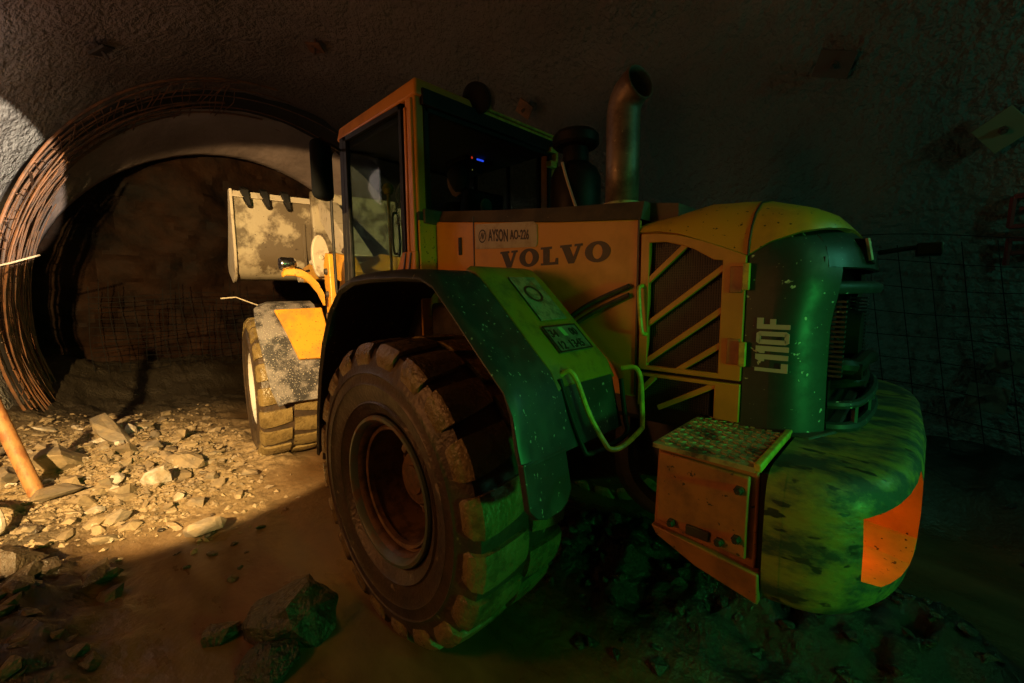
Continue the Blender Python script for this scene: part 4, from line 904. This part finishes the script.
# beacon
BM = Matrix.Translation((.43, .17, 3.225)) @ Matrix.Rotation(math.radians(68), 4, 'X') @ Matrix.Rotation(math.radians(25), 4, 'Y')
mb = MB(); mb.lathe([(.001, -.06), (.092, -.06), (.098, -.04), (.098, .06), (.085, .10), (.05, .125), (.001, .13)], (0, 0, 0), 'z', 28)
bc = mb.xf(BM).build('beacon', amber, LD, smooth=50)
mb = MB(); mb.lathe([(.001, -.10), (.08, -.10), (.105, -.085), (.105, -.055), (.001, -.05)], (0, 0, 0), 'z', 28); mb.xf(BM); mb.tube([(.43, .19, 3.20), (.43, .22, 3.10)], .022, 8); mb.build('beacon_base', black, bc)
# right rear work lamp housing on the post (yellow ring)
mb = MB(); mb.box(.38, .44, -.70, -.60, 2.90, 2.95); mb.box(.38, .44, -.70, -.60, 3.02, 3.06); mb.box(.38, .44, -.70, -.67, 2.90, 3.06); mb.build('lamp_frame', handy, LD, bevel=.006)
# mirror
mb = MB(); mb.box(-.055, .055, -.085, .085, -.215, .215, Matrix.Translation((1.27, 1.0, 2.73)) @ Matrix.Rotation(.5, 4, 'Z')); mi = mb.build('mirror', mirrorm, LD, bevel=.05, bseg=4)
mb = MB(); mb.tube(smooth_path([(1.29, 1.0, 2.92), (1.31, .98, 2.97), (1.42, .86, 2.98), (1.52, .74, 2.99)]), .013, 8); mb.build('mirror_arm', black, mi)
# vertical grab rail ahead of the cab and access ladder below the door
mb = MB(); mb.tube(smooth_path([(1.60, .73, 3.02), (1.64, .77, 2.95), (1.645, .78, 2.6), (1.645, .78, 2.0), (1.64, .77, 1.8), (1.58, .73, 1.75)]), .013, 8); mb.build('grab_rail', black, LD)
mb = MB()
for y in (.78, 1.12): mb.tube([(1.25, y, .55), (1.05, y, 1.45)], .02, 6)
for k in range(4): mb.box(1.06+.05*k-.04, 1.06+.05*k+.06, .78, 1.12, 1.36-.25*k, 1.38-.25*k)
mb.build('access_ladder', chassis, LD, bevel=.004)
# hydraulic tank / hoses between rear wheel and frame (dark underside bits)
mb = MB(); mb.box(-.1, .8, .42, .66, 1.1, 1.75); mb.build('fuel_tank', chassis, LD, bevel=.03)
mb = MB(); mb.tube(smooth_path([(-.95, .45, 1.2), (-1.0, .55, .95), (-1.1, .5, .8), (-1.2, .4, .75)]), .05, 8); mb.build('belly_strap', chassis, LD)
for k in range(2): MB().tube(smooth_path([(-.62, .60, 1.50+.09*k), (-.72, .625, 1.63+.06*k), (-.86, .628, 1.72+.05*k), (-1.04, .622, 1.80+.04*k)]), .012, 7).build('hydraulic_hose', chassis, LD)

# ---- counterweight
def cw_plan(inset, n=10):
    pts = [(-1.695, 1.0-inset), (-1.74, .995-inset)]
    cx, cy, a, b = -1.72, .42, .32-inset, .575-inset
    for k in range(n+1):
        t = PI/2*k/n; pts.append((cx-a*math.sin(t)**.85, cy+b*math.cos(t)**.85))
    pts.append((-2.045+inset, .2)); pts.append((-2.05+inset, 0))
    return pts+[(x, -y) for x, y in pts[-2::-1]]
mb = MB(); levels = [(.835, .13), (.843, .085), (.862, .045), (.90, .018), (.97, .004), (1.1, 0), (1.2, .002), (1.245, .012), (1.268, .03), (1.28, .055), (1.285, .09)]
P = [[(x, y, z-.03*max(0, (1-z))*2*(x+2)*(0)) for x, y in cw_plan(i)] for z, i in levels]
m0 = len(P[0]); mb.grid(P)
mb.f += [tuple(range(m0)), tuple((len(P)-1)*m0+k for k in range(m0))[::-1]]; mb.mi += [0, 0]
for i in range(len(P)-1): mb.f.append((i*m0, (i+1)*m0, (i+1)*m0+m0-1, i*m0+m0-1)); mb.mi.append(0)
# cut the lamp pocket with a boolean
cut = MB(); 
A_ = Vector((-1.80, .955, 0)); B_ = Vector((-2.06, .60, 0))
C0 = Vector((-1.855, .90, 0)); dirn = Vector((-.10, -.30, 0)).normalized(); inn = Vector((.30, -.10, 0)).normalized()
def pk(s, d, z): p = C0+dirn*s+inn*d; return (p.x, p.y, z)
cut.hexa([pk(0, -.3, 1.19), pk(.44, -.3, 1.245), pk(.44, -.3, 1.0), pk(.34, -.3, .945), pk(.10, -.3, .955), pk(.01, -.3, .99)], [pk(.02, .10, 1.18), pk(.38, .10, 1.23), pk(.38, .10, 1.01), pk(.31, .10, .96), pk(.11, .10, .965), pk(.03, .10, 1.0)])
cwo = mb.build('counterweight', [cwpaint, yellow], LD, smooth=40, origin=(-1.87, 0, 1.08))
cto = cut.build('cutter', yellow, None, origin=(-1.87, 0, 1.08))
md = cwo.modifiers.new('b', 'BOOLEAN'); md.object = cto; md.operation = 'DIFFERENCE'; md.solver = 'EXACT'
cto.location = cwo.location+ORG[LD]
cto.location = ORG[cto]
bpy.context.view_layer.update()
nm = bpy.data.meshes.new_from_object(cwo.evaluated_get(bpy.context.evaluated_depsgraph_get()))
cwo.modifiers.clear(); cwo.data = nm; bpy.data.objects.remove(cto)
nm.shade_smooth(); nm.set_sharp_from_angle(angle=math.radians(35))
cwo.modifiers.new('Bevel', 'BEVEL').width = .006; cwo.modifiers['Bevel'].limit_method = 'ANGLE'; cwo.modifiers['Bevel'].angle_limit = math.radians(50)
# tail lamp at the near end of the pocket
q0 = [pk(.14, .098, 1.10), pk(.30, .098, 1.085), pk(.335, .098, 1.02), pk(.31, .098, .965), pk(.14, .098, .968)]; q1 = [pk(.15, .062, 1.09), pk(.29, .062, 1.075), pk(.315, .062, 1.02), pk(.295, .062, .975), pk(.15, .062, .978)]
tl = MB().hexa(q0, q1).build('tail_lamp', redlens, cwo, bevel=.004); tl['label'] = 'glowing red tail lamp'
pl_ = bpy.data.lights.new('tail_lamp_bulb', 'POINT'); pl_.energy = .36; pl_.color = (1., .06, .005); pl_.shadow_soft_size = .02
plo = bpy.data.objects.new('tail_lamp_bulb', pl_); COL.objects.link(plo); plo.location = pk(.20, .02, 1.06)
mb = MB(); mb.tube([(-1.905, .55, .89), (-1.905, .55, .80)], .006, 6); mb.build('drain_pin', chassis, cwo)
# upper pad of the counterweight under the radiator, far side shoulder
mb = MB(); mb.prism_z([(-1.52, .60), (-1.52, -.60), (-1.74, -.60), (-1.80, -.45), (-1.80, .45), (-1.74, .60)], 1.15, 1.292); mb.build('counterweight_pad', chassis, cwo, bevel=.01)
# near and far battery boxes with tread-plate lids
for s in (1, -1):
    mb = MB(); mb.hexa([(-1.345, s*.44, .975), (-1.345, s*.975, .975), (-1.675, s*.975, .935), (-1.675, s*.44, .935)], [(-1.35, s*.44, 1.27), (-1.35, s*.965, 1.27), (-1.672, s*.975, 1.27), (-1.672, s*.44, 1.27)])
    bx = mb.build('battery_box', boxpaint, LD, bevel=.008)
    mb = MB(); mb.hexa([(-1.362, s*.972, 1.005), (-1.652, s*.978, .985), (-1.652, s*.978, 1.252), (-1.362, s*.968, 1.258)], [(-1.362, s*.992, 1.005), (-1.652, s*.998, .985), (-1.652, s*.998, 1.252), (-1.362, s*.988, 1.258)])
    mb.build('box_door', boxpaint, bx, bevel=.006)
    MB().hexa([(-1.345, s*.95, .985), (-1.69, s*.96, .955), (-1.69, s*.95, .845), (-1.50, s*.95, .885), (-1.36, s*.95, .945)], [(-1.345, s*1.0, .985), (-1.69, s*1.003, .955), (-1.69, s*.985, .845), (-1.50, s*.985, .885), (-1.36, s*.985, .945)]).build('box_sill', boxpaint, bx, bevel=.006)
    for (x, z) in ((-1.625, 1.205), (-1.625, 1.045), (-1.575, 1.015), (-1.42, 1.02)):
        MB().lathe([(.001, .012), (.009, .012), (.011, 0), (.015, -.002), (.015, -.01)], (x, s*1.008, z), 'y', 6).build('bolt', chassis, bx, smooth=20) if s > 0 else None
    MB().box(-1.47, -1.545, s*.995, s*1.006, 1.0, 1.035).build('latch', chassis, bx, bevel=.004)
    # tread plate lid with embossed lozenges
    mb = MB(); mb.box(-1.345, -1.665, s*.42, s*1.0, 1.272, 1.288)
    for i in range(11):
        for j in range(17):
            x = -1.365-.028*i; y = s*(.45+.032*j+(.016 if i % 2 else 0))
            if abs(y) > .985: continue
            a = .6 if (i+j) % 2 else -.6; c_, s_ = math.cos(a), math.sin(a)
            q = [(x+c_*p-s_*r, y+s_*p+c_*r) for p, r in ((-.013, 0), (0, .005), (.013, 0), (0, -.005))]
            mb.hexa([(a_, b_, 1.287) for a_, b_ in q], [(a_, b_, 1.293) for a_, b_ in q])
    mb.build('tread_plate_lid', grimy, bx, smooth=20)
    MB().box(-1.660, -1.682, s*.44, s*1.0, 1.275, 1.302).build('lid_hinge', handy if s > 0 else grimy, bx, bevel=.005)
    MB().box(-1.672, -1.70, s*.45, s*.965, .93, 1.265).build('seam_seal', black, bx)

# ------------------------------------------------------------------ operator
pr = thing('person', (.85, .02, 1.98), 'machine operator in a dark jacket seated at the controls inside the loader cab', 'person')
def skinned(name, joints, edges, m, parent, root=0, sub=2):
    me = bpy.data.meshes.new(name); O = ORG[parent]
    me.from_pydata([tuple(Vector(p)-O) for p, r in joints], edges, []); me.materials.append(m)
    o = bpy.data.objects.new(name, me); COL.objects.link(o); o.parent = parent; ORG[o] = O.copy()
    sk = o.modifiers.new('Skin', 'SKIN'); me.skin_vertices or None
    bm = bmesh.new(); bm.from_mesh(me); ly = bm.verts.layers.skin.verify(); bm.verts.ensure_lookup_table()
    for i, (p, r) in enumerate(joints):
        q = bm.verts[i][ly]; q.radius = r if isinstance(r, tuple) else (r, r); q.use_root = (i == root)
    bm.to_mesh(me); bm.free()
    sk.use_smooth_shade = True
    s2 = o.modifiers.new('Sub', 'SUBSURF'); s2.levels = sub; s2.render_levels = sub
    return o
J = []; E_ = []
def j(p, r, par=None):
    J.append((p, r)); 
    if par is not None: E_.append((par, len(J)-1))
    return len(J)-1
pel = j((.82, .02, 2.04), (.15, .12)); sp = j((.79, .02, 2.22), (.15, .12), pel); ch = j((.80, .02, 2.42), (.17, .12), sp); nk = j((.82, .02, 2.56), .07, ch); hd0 = j((.86, .02, 2.64), .06, nk)
for s in (1, -1):
    sh_ = j((.81, .02+s*.17, 2.48), .075, ch); el_ = j((.93, .02+s*.26, 2.26), .052, sh_); wr = j((1.14, .02+s*.19, 2.33), .034, el_); pm = j((1.20, .02+s*.185, 2.345), .036, wr)
    for k in range(4):
        b = j((1.235, .02+s*(.20-.018*k), 2.362-.006*k), .010, pm); e_ = j((1.265, .02+s*(.195-.018*k), 2.348-.006*k), .009, b); j((1.258, .02+s*(.185-.018*k), 2.322-.006*k), .008, e_)
    b = j((1.20, .02+s*.15, 2.36), .011, pm); j((1.232, .02+s*.148, 2.345), .009, b)
    hp = j((.86, .02+s*.10, 2.05), .10, pel); kn = j((1.22, .02+s*.16, 2.06), .068, hp); an = j((1.26, .02+s*.16, 1.66), .045, kn); j((1.38, .02+s*.16, 1.60), .042, an)
skinned('body', J, E_, fabric, pr)
# head
mb = MB(); P = []
for i in range(25):
    v = PI*i/24; row = []
    for k in range(28):
        a = 2*PI*k/28; x = math.cos(a)*math.sin(v); y = math.sin(a)*math.sin(v); z = math.cos(v)
        X, Y, Z = .098*x, .075*y, .125*z
        if z < 0: Y *= 1+.18*z; X *= 1+.08*z
        if x > 0:
            fr = max(0, x)
            X += .022*math.exp(-((y/.16)**2+((z+.08)/.17)**2))*fr          # nose
            X -= .012*math.exp(-(((abs(y)-.42)/.16)**2+((z-.08)/.12)**2))   # eye sockets
            X += .006*math.exp(-((y/.3)**2+((z+.42)/.07)**2)); X += .010*math.exp(-((y/.3)**2+((z+.75)/.16)**2))
        Y += math.copysign(.014, y)*math.exp(-(((x+.05)/.16)**2+((z+.02)/.25)**2))*(abs(y) > .6)
        row.append((.90+X, .02+Y, 2.755+Z))
    P.append(row)
mb.grid(P, closed_v=True); hd = mb.build('head', skin, pr, smooth=60)
mb = MB(); P = []
for i in range(17):
    row = []
    for a in np.linspace(0, 2*PI, 33)[:-1]:
        fr = .5+.5*math.cos(a)                     # 1 at the face, 0 at the back
        lim = PI*(.40 if fr > .75 else .80-.40*sstep(.25, .75, np.array(fr))); v = float(lim)*i/16
        wob = 1+.02*math.sin(7*a+3*v)
        row.append((.894+.112*math.cos(a)*math.sin(v)*wob, .02+.088*math.sin(a)*math.sin(v)*wob, 2.762+.134*math.cos(v)*wob))
    P.append(row)
mb.grid(P, closed_v=True); mb.build('hair', hairm, hd, smooth=60)
mb = MB()
for s in (1, -1): mb.lathe([(.001, -.012), (.009, -.008), (.012, 0), (.009, .008), (.001, .012)], (.978, .02+s*.03, 2.765), 'x', 12)
mb.build('eye', mat('eye_white', (.5, .48, .45), .3), hd)

# ------------------------------------------------------------------ pole, hose, rod at left
def TT(x, y): return float(T(np.array(x), np.array(y)))
z0 = TT(3.16, 2.71)
pp = thing('steel_pipe', (3.16, 2.71, z0), 'rusty orange steel pipe leaning out of the rubble at the left edge', 'pipe')
mb = MB(); a = Vector((3.155, 2.70, z0-.05)); b = Vector((3.72, 3.11, 1.85)); n_ = 18
mb.tube([a+(b-a)*t for t in np.linspace(0, 1, 14)], .052, n_); mb.build('shaft', woodm, pp)
d_ = (b-a).normalized()
MB().tube([a+d_*.015, a+d_*.075], .060, 18).build('pipe_collar', rebarm, pp)
hp_ = thing('hose', (2.75, 2.98, TT(2.75, 2.98)), 'pale hose looping out of the left edge over the rubble', 'hose')
pts = [(4.45, 2.95, .27), (4.2, 2.98, .25), (4.0, 3.1, .30), (3.6, 3.3, .36)]
mb = MB(); mb.tube(smooth_path([(x, y, TT(x, y)+.05) for x, y, z in pts]+[(3.2, 3.3, TT(3.2, 3.3)+.06), (2.75, 3.0, TT(2.75, 3.0)+.22), (2.60, 2.89, TT(2.6, 2.89)+.18), (2.52, 2.86, TT(2.52, 2.86)+.05), (2.45, 2.95, TT(2.45, 2.95)+.04), (2.3, 3.3, TT(2.3, 3.3)+.05)], 5), .026, 8); mb.build('tube', hosem, hp_)
tag(MB().tube([(6.0, 3.05, 2.17), (6.0, 2.85, 2.24), (6.0, 2.6, 2.35)], .012, 6).build('steel_rod', palesteel), 'thin pale steel rod sticking out from the left wall across the hoops', 'rod')

# ------------------------------------------------------------------ rocks
def rock_mesh(seed, flat=(1, 1, 1), npts=16, sub=1, disp=.06):
    rr = random.Random(seed); bm = bmesh.new()
    for k in range(npts):
        v = Vector((rr.gauss(0, 1), rr.gauss(0, 1), rr.gauss(0, 1))).normalized()*rr.uniform(.85, 1.05)
        bm.verts.new((v.x*flat[0], v.y*flat[1], v.z*flat[2]))
    g = bmesh.ops.convex_hull(bm, input=bm.verts); bmesh.ops.delete(bm, geom=[v for v in bm.verts if not v.link_faces], context='VERTS')
    for k in range(sub):
        bmesh.ops.triangulate(bm, faces=bm.faces); bmesh.ops.subdivide_edges(bm, edges=bm.edges, cuts=1, use_grid_fill=True)
        for v in bm.verts: v.co += v.co.normalized()*disp*(.5**k)*mnoise.noise(v.co*2.2*(k+1)+Vector((seed*3.1, 0, 0)))
    me = bpy.data.meshes.new('rock'); bm.normal_update(); bm.to_mesh(me); bm.free(); me.set_sharp_from_angle(angle=math.radians(24)) if False else None
    return me
def rocks_for(m, seeds, flats):
    out = []
    for s in seeds:
        me = rock_mesh(s, flats[s % len(flats)]); me.materials.append(m); out.append(me)
    return out
FLATS = [(1, .75, .5), (1, .6, .4), (1, .85, .65), (1, .5, .28), (.9, .9, .55)]
RL = rocks_for(stone_l, range(1, 9), FLATS); RP = rocks_for(stone_p, range(11, 14), FLATS); RG = rocks_for(stone_g, range(21, 27), FLATS); RD = rocks_for(stone_d, range(31, 37), FLATS); RW = rocks_for(stone_w, range(41, 47), FLATS)
def put(name, me, x, y, s, label, cat='rock', group=None, sink=.3, rot=None, z=None):
    o = bpy.data.objects.new(name, me); COL.objects.link(o)
    o.scale = (s, s, s) if not isinstance(s, tuple) else s
    o.rotation_euler = rot if rot else (R.uniform(-.5, .5), R.uniform(-.5, .5), R.uniform(0, 6.28))
    hz = (s if not isinstance(s, tuple) else s[2])
    o.location = (x, y, (TT(x, y) if z is None else z)+hz*(.5-sink)); tag(o, label, cat, group); return o
# named single rocks
def one(name, seed, flat, m, x, y, s, rot, label, npts=18, sub=2, sink=.25, disp=.08):
    me = rock_mesh(seed, flat, npts, sub, disp); me.materials.append(m); return put(name, me, x, y, s, label, rot=rot, sink=sink)
one('boulder', 101, (1, .85, .62), boulder_m, .41, 1.66, .285, (.1, .1, .6), 'large wet dark boulder in the mud before the near rear tire', 26, 3, .35, .10)
one('rock', 102, (.8, .7, .5), stone_d, .60, 1.98, .13, (.2, .3, 1.), 'muddy brown rock touching the left side of the wet boulder', 20, 3, .3)
one('rock', 103, (1, .9, .5), stone_w, .22, 1.86, .17, (.1, .2, 2.), 'low dark pebbly rock at the bottom edge before the wet boulder', 24, 3, .45, .16)
one('rock_slab', 104, (1, .34, .22), stone_g, 4.25, 2.2, .42, (.1, -.45, .35), 'long tan slab tilted up at the far side of the lit rubble', 16, 2)
one('rock', 105, (1, .8, .5), stone_l, 3.75, 2.62, .30, (.1, .2, .4), 'broad pale tan rock right of the leaning rusty pipe', 18, 2)
one('rock_slab', 106, (1, .6, .25), stone_g, 3.05, 2.62, .24, (.15, .1, 1.2), 'flat grey slab at the foot of the leaning rusty pipe', 16, 2)
one('rock', 107, (.8, .7, .6), stone_p, 2.92, 1.98, .17, (0, .2, .4), 'whitest lit rock in the middle of the rubble', 16, 2)
one('rock', 108, (1, .62, .5), stone_g, 1.83, 1.83, .17, (.2, .25, .9), 'angular grey rock on the shadow edge of the lit ground', 18, 2, .2)
one('rock_slab', 109, (1, .28, .14), stone_d, 1.62, 2.42, .24, (.05, .1, -.2), 'flat dark slab lying in the mud at lower left', 16, 2)
one('rock', 110, (1, .8, .6), stone_d, 1.95, 2.82, .22, (.1, .3, .8), 'big dark clod at the left edge below the light', 20, 3, .3)
one('rock', 111, (.9, .6, .5), stone_g, 3.5, 2.92, .22, (.4, .2, .1), 'upright grey rock left of the rusty pipe foot', 16, 2)
one('rock', 112, (1, .5, .4), stone_l, 4.15, 1.62, .17, (.1, .2, .1), 'brownish block at the back of the lit rubble toward the front tire', 14, 2)
one('rock', 113, (1, .6, .35), stone_l, 3.2, 1.72, .22, (.1, -.2, .5), 'long yellow-tan rock near the middle right of the rubble', 16, 2)
# counted scatter
cnt = 0
LABS = {'L': ('tan angular rock lying in the lit rubble left of the loader', 'tan rocks in the lit rubble'), 'P': ('pale whitish stone lying in the lit rubble left of the loader', 'pale stones in the lit rubble'),
        'G': ('grey slaty rock lying in the lit rubble left of the loader', 'grey rocks in the lit rubble')}
tries = 0
while cnt < 285 and tries < 9000:
    tries += 1
    x = R.uniform(2.0, 6.5); y = R.uniform(1.2, 3.6)
    dm = float(dry_mask(np.array(x), np.array(y)))
    dens = dm*math.exp(-((y-(2.5-.05*x))/.75)**2)*math.exp(-((x-3.7)/1.5)**2)
    if R.random() > dens: continue
    s = min(.15, .03+.05*R.random()**2+R.expovariate(38)); k = R.random()
    if k < .62: me_, key = R.choice(RL), 'L'
    elif k < .74: me_, key = R.choice(RP), 'P'
    else: me_, key = R.choice(RG), 'G'
    put('rock', me_, x, y, s, LABS[key][0], group=LABS[key][1], sink=R.uniform(.25, .5)); cnt += 1
for k in range(60):
    while True:
        x = R.uniform(.6, 2.7); y = R.uniform(2.2, 3.3)
        if R.random() < float(clod_mask(np.array(x), np.array(y))): break
    put('clod', R.choice(RD), x, y, R.uniform(.03, .11), 'dark wet mud clod in the shaded heap at lower left', 'clod', 'dark clods at lower left', R.uniform(.3, .5))
for k in range(14):
    x = R.uniform(1.0, 2.2); y = R.uniform(1.5, 2.1); put('stone', R.choice(RD), x, y, R.uniform(.015, .05), 'small brown stone in the smooth mud between boulder and lit ground', 'stone', 'stones in the smooth mud', .35)
for k in range(210):
    while True:
        x = R.uniform(-2.6, .2); y = R.uniform(-1.0, 1.0)
        if R.random() < float(heap_mask(np.array(x), np.array(y))) and not (abs(x) < .85 and y > .65): break
    put('stone', R.choice(RW), x, y, R.uniform(.018, .06), 'wet dark stone in the muddy heap under the counterweight', 'stone', 'wet stones under the counterweight', R.uniform(.3, .5))
for k in range(40):
    x = R.uniform(-3.4, .5); y = float(wall_y(np.array(x)))+R.uniform(.3, 1.0)
    put('stone', R.choice(RW), x, y, R.uniform(.03, .09), 'dark stone in the spoil along the foot of the right wall', 'stone', 'stones at the right wall foot', .35)
# gravel too fine to count: one object
mb = MB(); rg = random.Random(5)
oct_ = [(1, 0, 0), (-1, 0, 0), (0, 1, 0), (0, -1, 0), (0, 0, 1), (0, 0, -1)]; of = [(0, 2, 4), (2, 1, 4), (1, 3, 4), (3, 0, 4), (2, 0, 5), (1, 2, 5), (3, 1, 5), (0, 3, 5)]
gp = []
while len(gp) < 6500:
    x = rg.uniform(1.6, 6.3); y = rg.uniform(1.0, 3.5)
    dm = float(dry_mask(np.array(x), np.array(y)))
    if rg.random() < dm*math.exp(-((y-(2.45-.05*x))/.8)**2)*math.exp(-((x-3.6)/1.5)**2): gp.append((x, y))
zz_ = T(np.array([p[0] for p in gp]), np.array([p[1] for p in gp]))
for (x, y), z in zip(gp, zz_):
    s = .006+.026*rg.random()**2; a = rg.uniform(0, 6.3); c_, s_ = math.cos(a), math.sin(a); e3 = (s*rg.uniform(.8, 1.6), s*rg.uniform(.5, 1.1), s*rg.uniform(.4, .8)); tz = rg.uniform(-.4, .4)
    mb.add([(x+c_*p*e3[0]-s_*q*e3[1], y+s_*p*e3[0]+c_*q*e3[1], z+e3[2]*.3+r*e3[2]+p*tz*s) for p, q, r in oct_], of)
tag(mb.build('gravel', stone_l, smooth=0, base=True), 'fine tan gravel strewn between the rocks of the lit rubble', 'gravel', kind='stuff')

# ------------------------------------------------------------------ lights
def aim(o, loc, tgt):
    o.location = loc; o.rotation_euler = (Vector(tgt)-Vector(loc)).to_track_quat('-Z', 'Y').to_euler()
def spot(name, loc, tgt, energy, col, ang, blend, size):
    l = bpy.data.lights.new(name, 'SPOT'); l.energy = energy; l.color = col; l.spot_size = math.radians(ang); l.spot_blend = blend; l.shadow_soft_size = size
    o = bpy.data.objects.new(name, l); COL.objects.link(o); aim(o, loc, tgt); return o
def point(name, loc, energy, col, size):
    l = bpy.data.lights.new(name, 'POINT'); l.energy = energy; l.color = col; l.shadow_soft_size = size
    o = bpy.data.objects.new(name, l); COL.objects.link(o); o.location = loc; return o
def dirv(az, el, d=6.): return Vector((math.cos(math.radians(el))*math.cos(math.radians(az)), math.cos(math.radians(el))*math.sin(math.radians(az)), math.sin(math.radians(el))))*d
LP = Vector((-1.8, 4.7, 2.9)); spot('work_light', LP, LP+dirv(-29.4, -11.5), 4700, (1., .64, .255), 44.8, .05, .06)
LW_ = Vector((-2.6, 1.6, 2.3)); spot('wall_light', LW_, LW_+dirv(10.2, 5.9), 8500, (1., .86, .66), 13.4, .08, .04)
point('side_fill', (.8, 4.3, 2.1), 76, (1., .36, .095), .3)  # unseen warm fill added for the loader's near side and the foreground mud
point('vault_fill', (4.2, 2.7, 3.5), 16, (1., .70, .62), .3)  # unseen point added in place of light bouncing off the floor onto the vault
point('far_side_fill', (-.3, -1.95, 1.25), 7, (.2, 1., .62), .1)  # added point, hidden behind the loader, to brighten the far wall
spot('green_lamp', (-4.7, 1.38, 1.55), (-.9, 1.0, .5), 150, (.05, 1., .14), 64, .8, .15)
spot('rear_lamp', (-4.6, .7, 3.3), (-1.6, .2, 1.1), 52, (.20, 1., .30), 64, .8, .2)
point('teal_wall_fill', (-4.9, -1.2, 3.3), 38, (.16, 1., .60), .12)  # unseen teal point added to graze the right wall and bring out its texture
w = bpy.data.worlds.new('tunnel_dark'); S.world = w; w.use_nodes = True
w.node_tree.nodes['Background'].inputs[0].default_value = (.02, .02, .02, 1); w.node_tree.nodes['Background'].inputs[1].default_value = .02
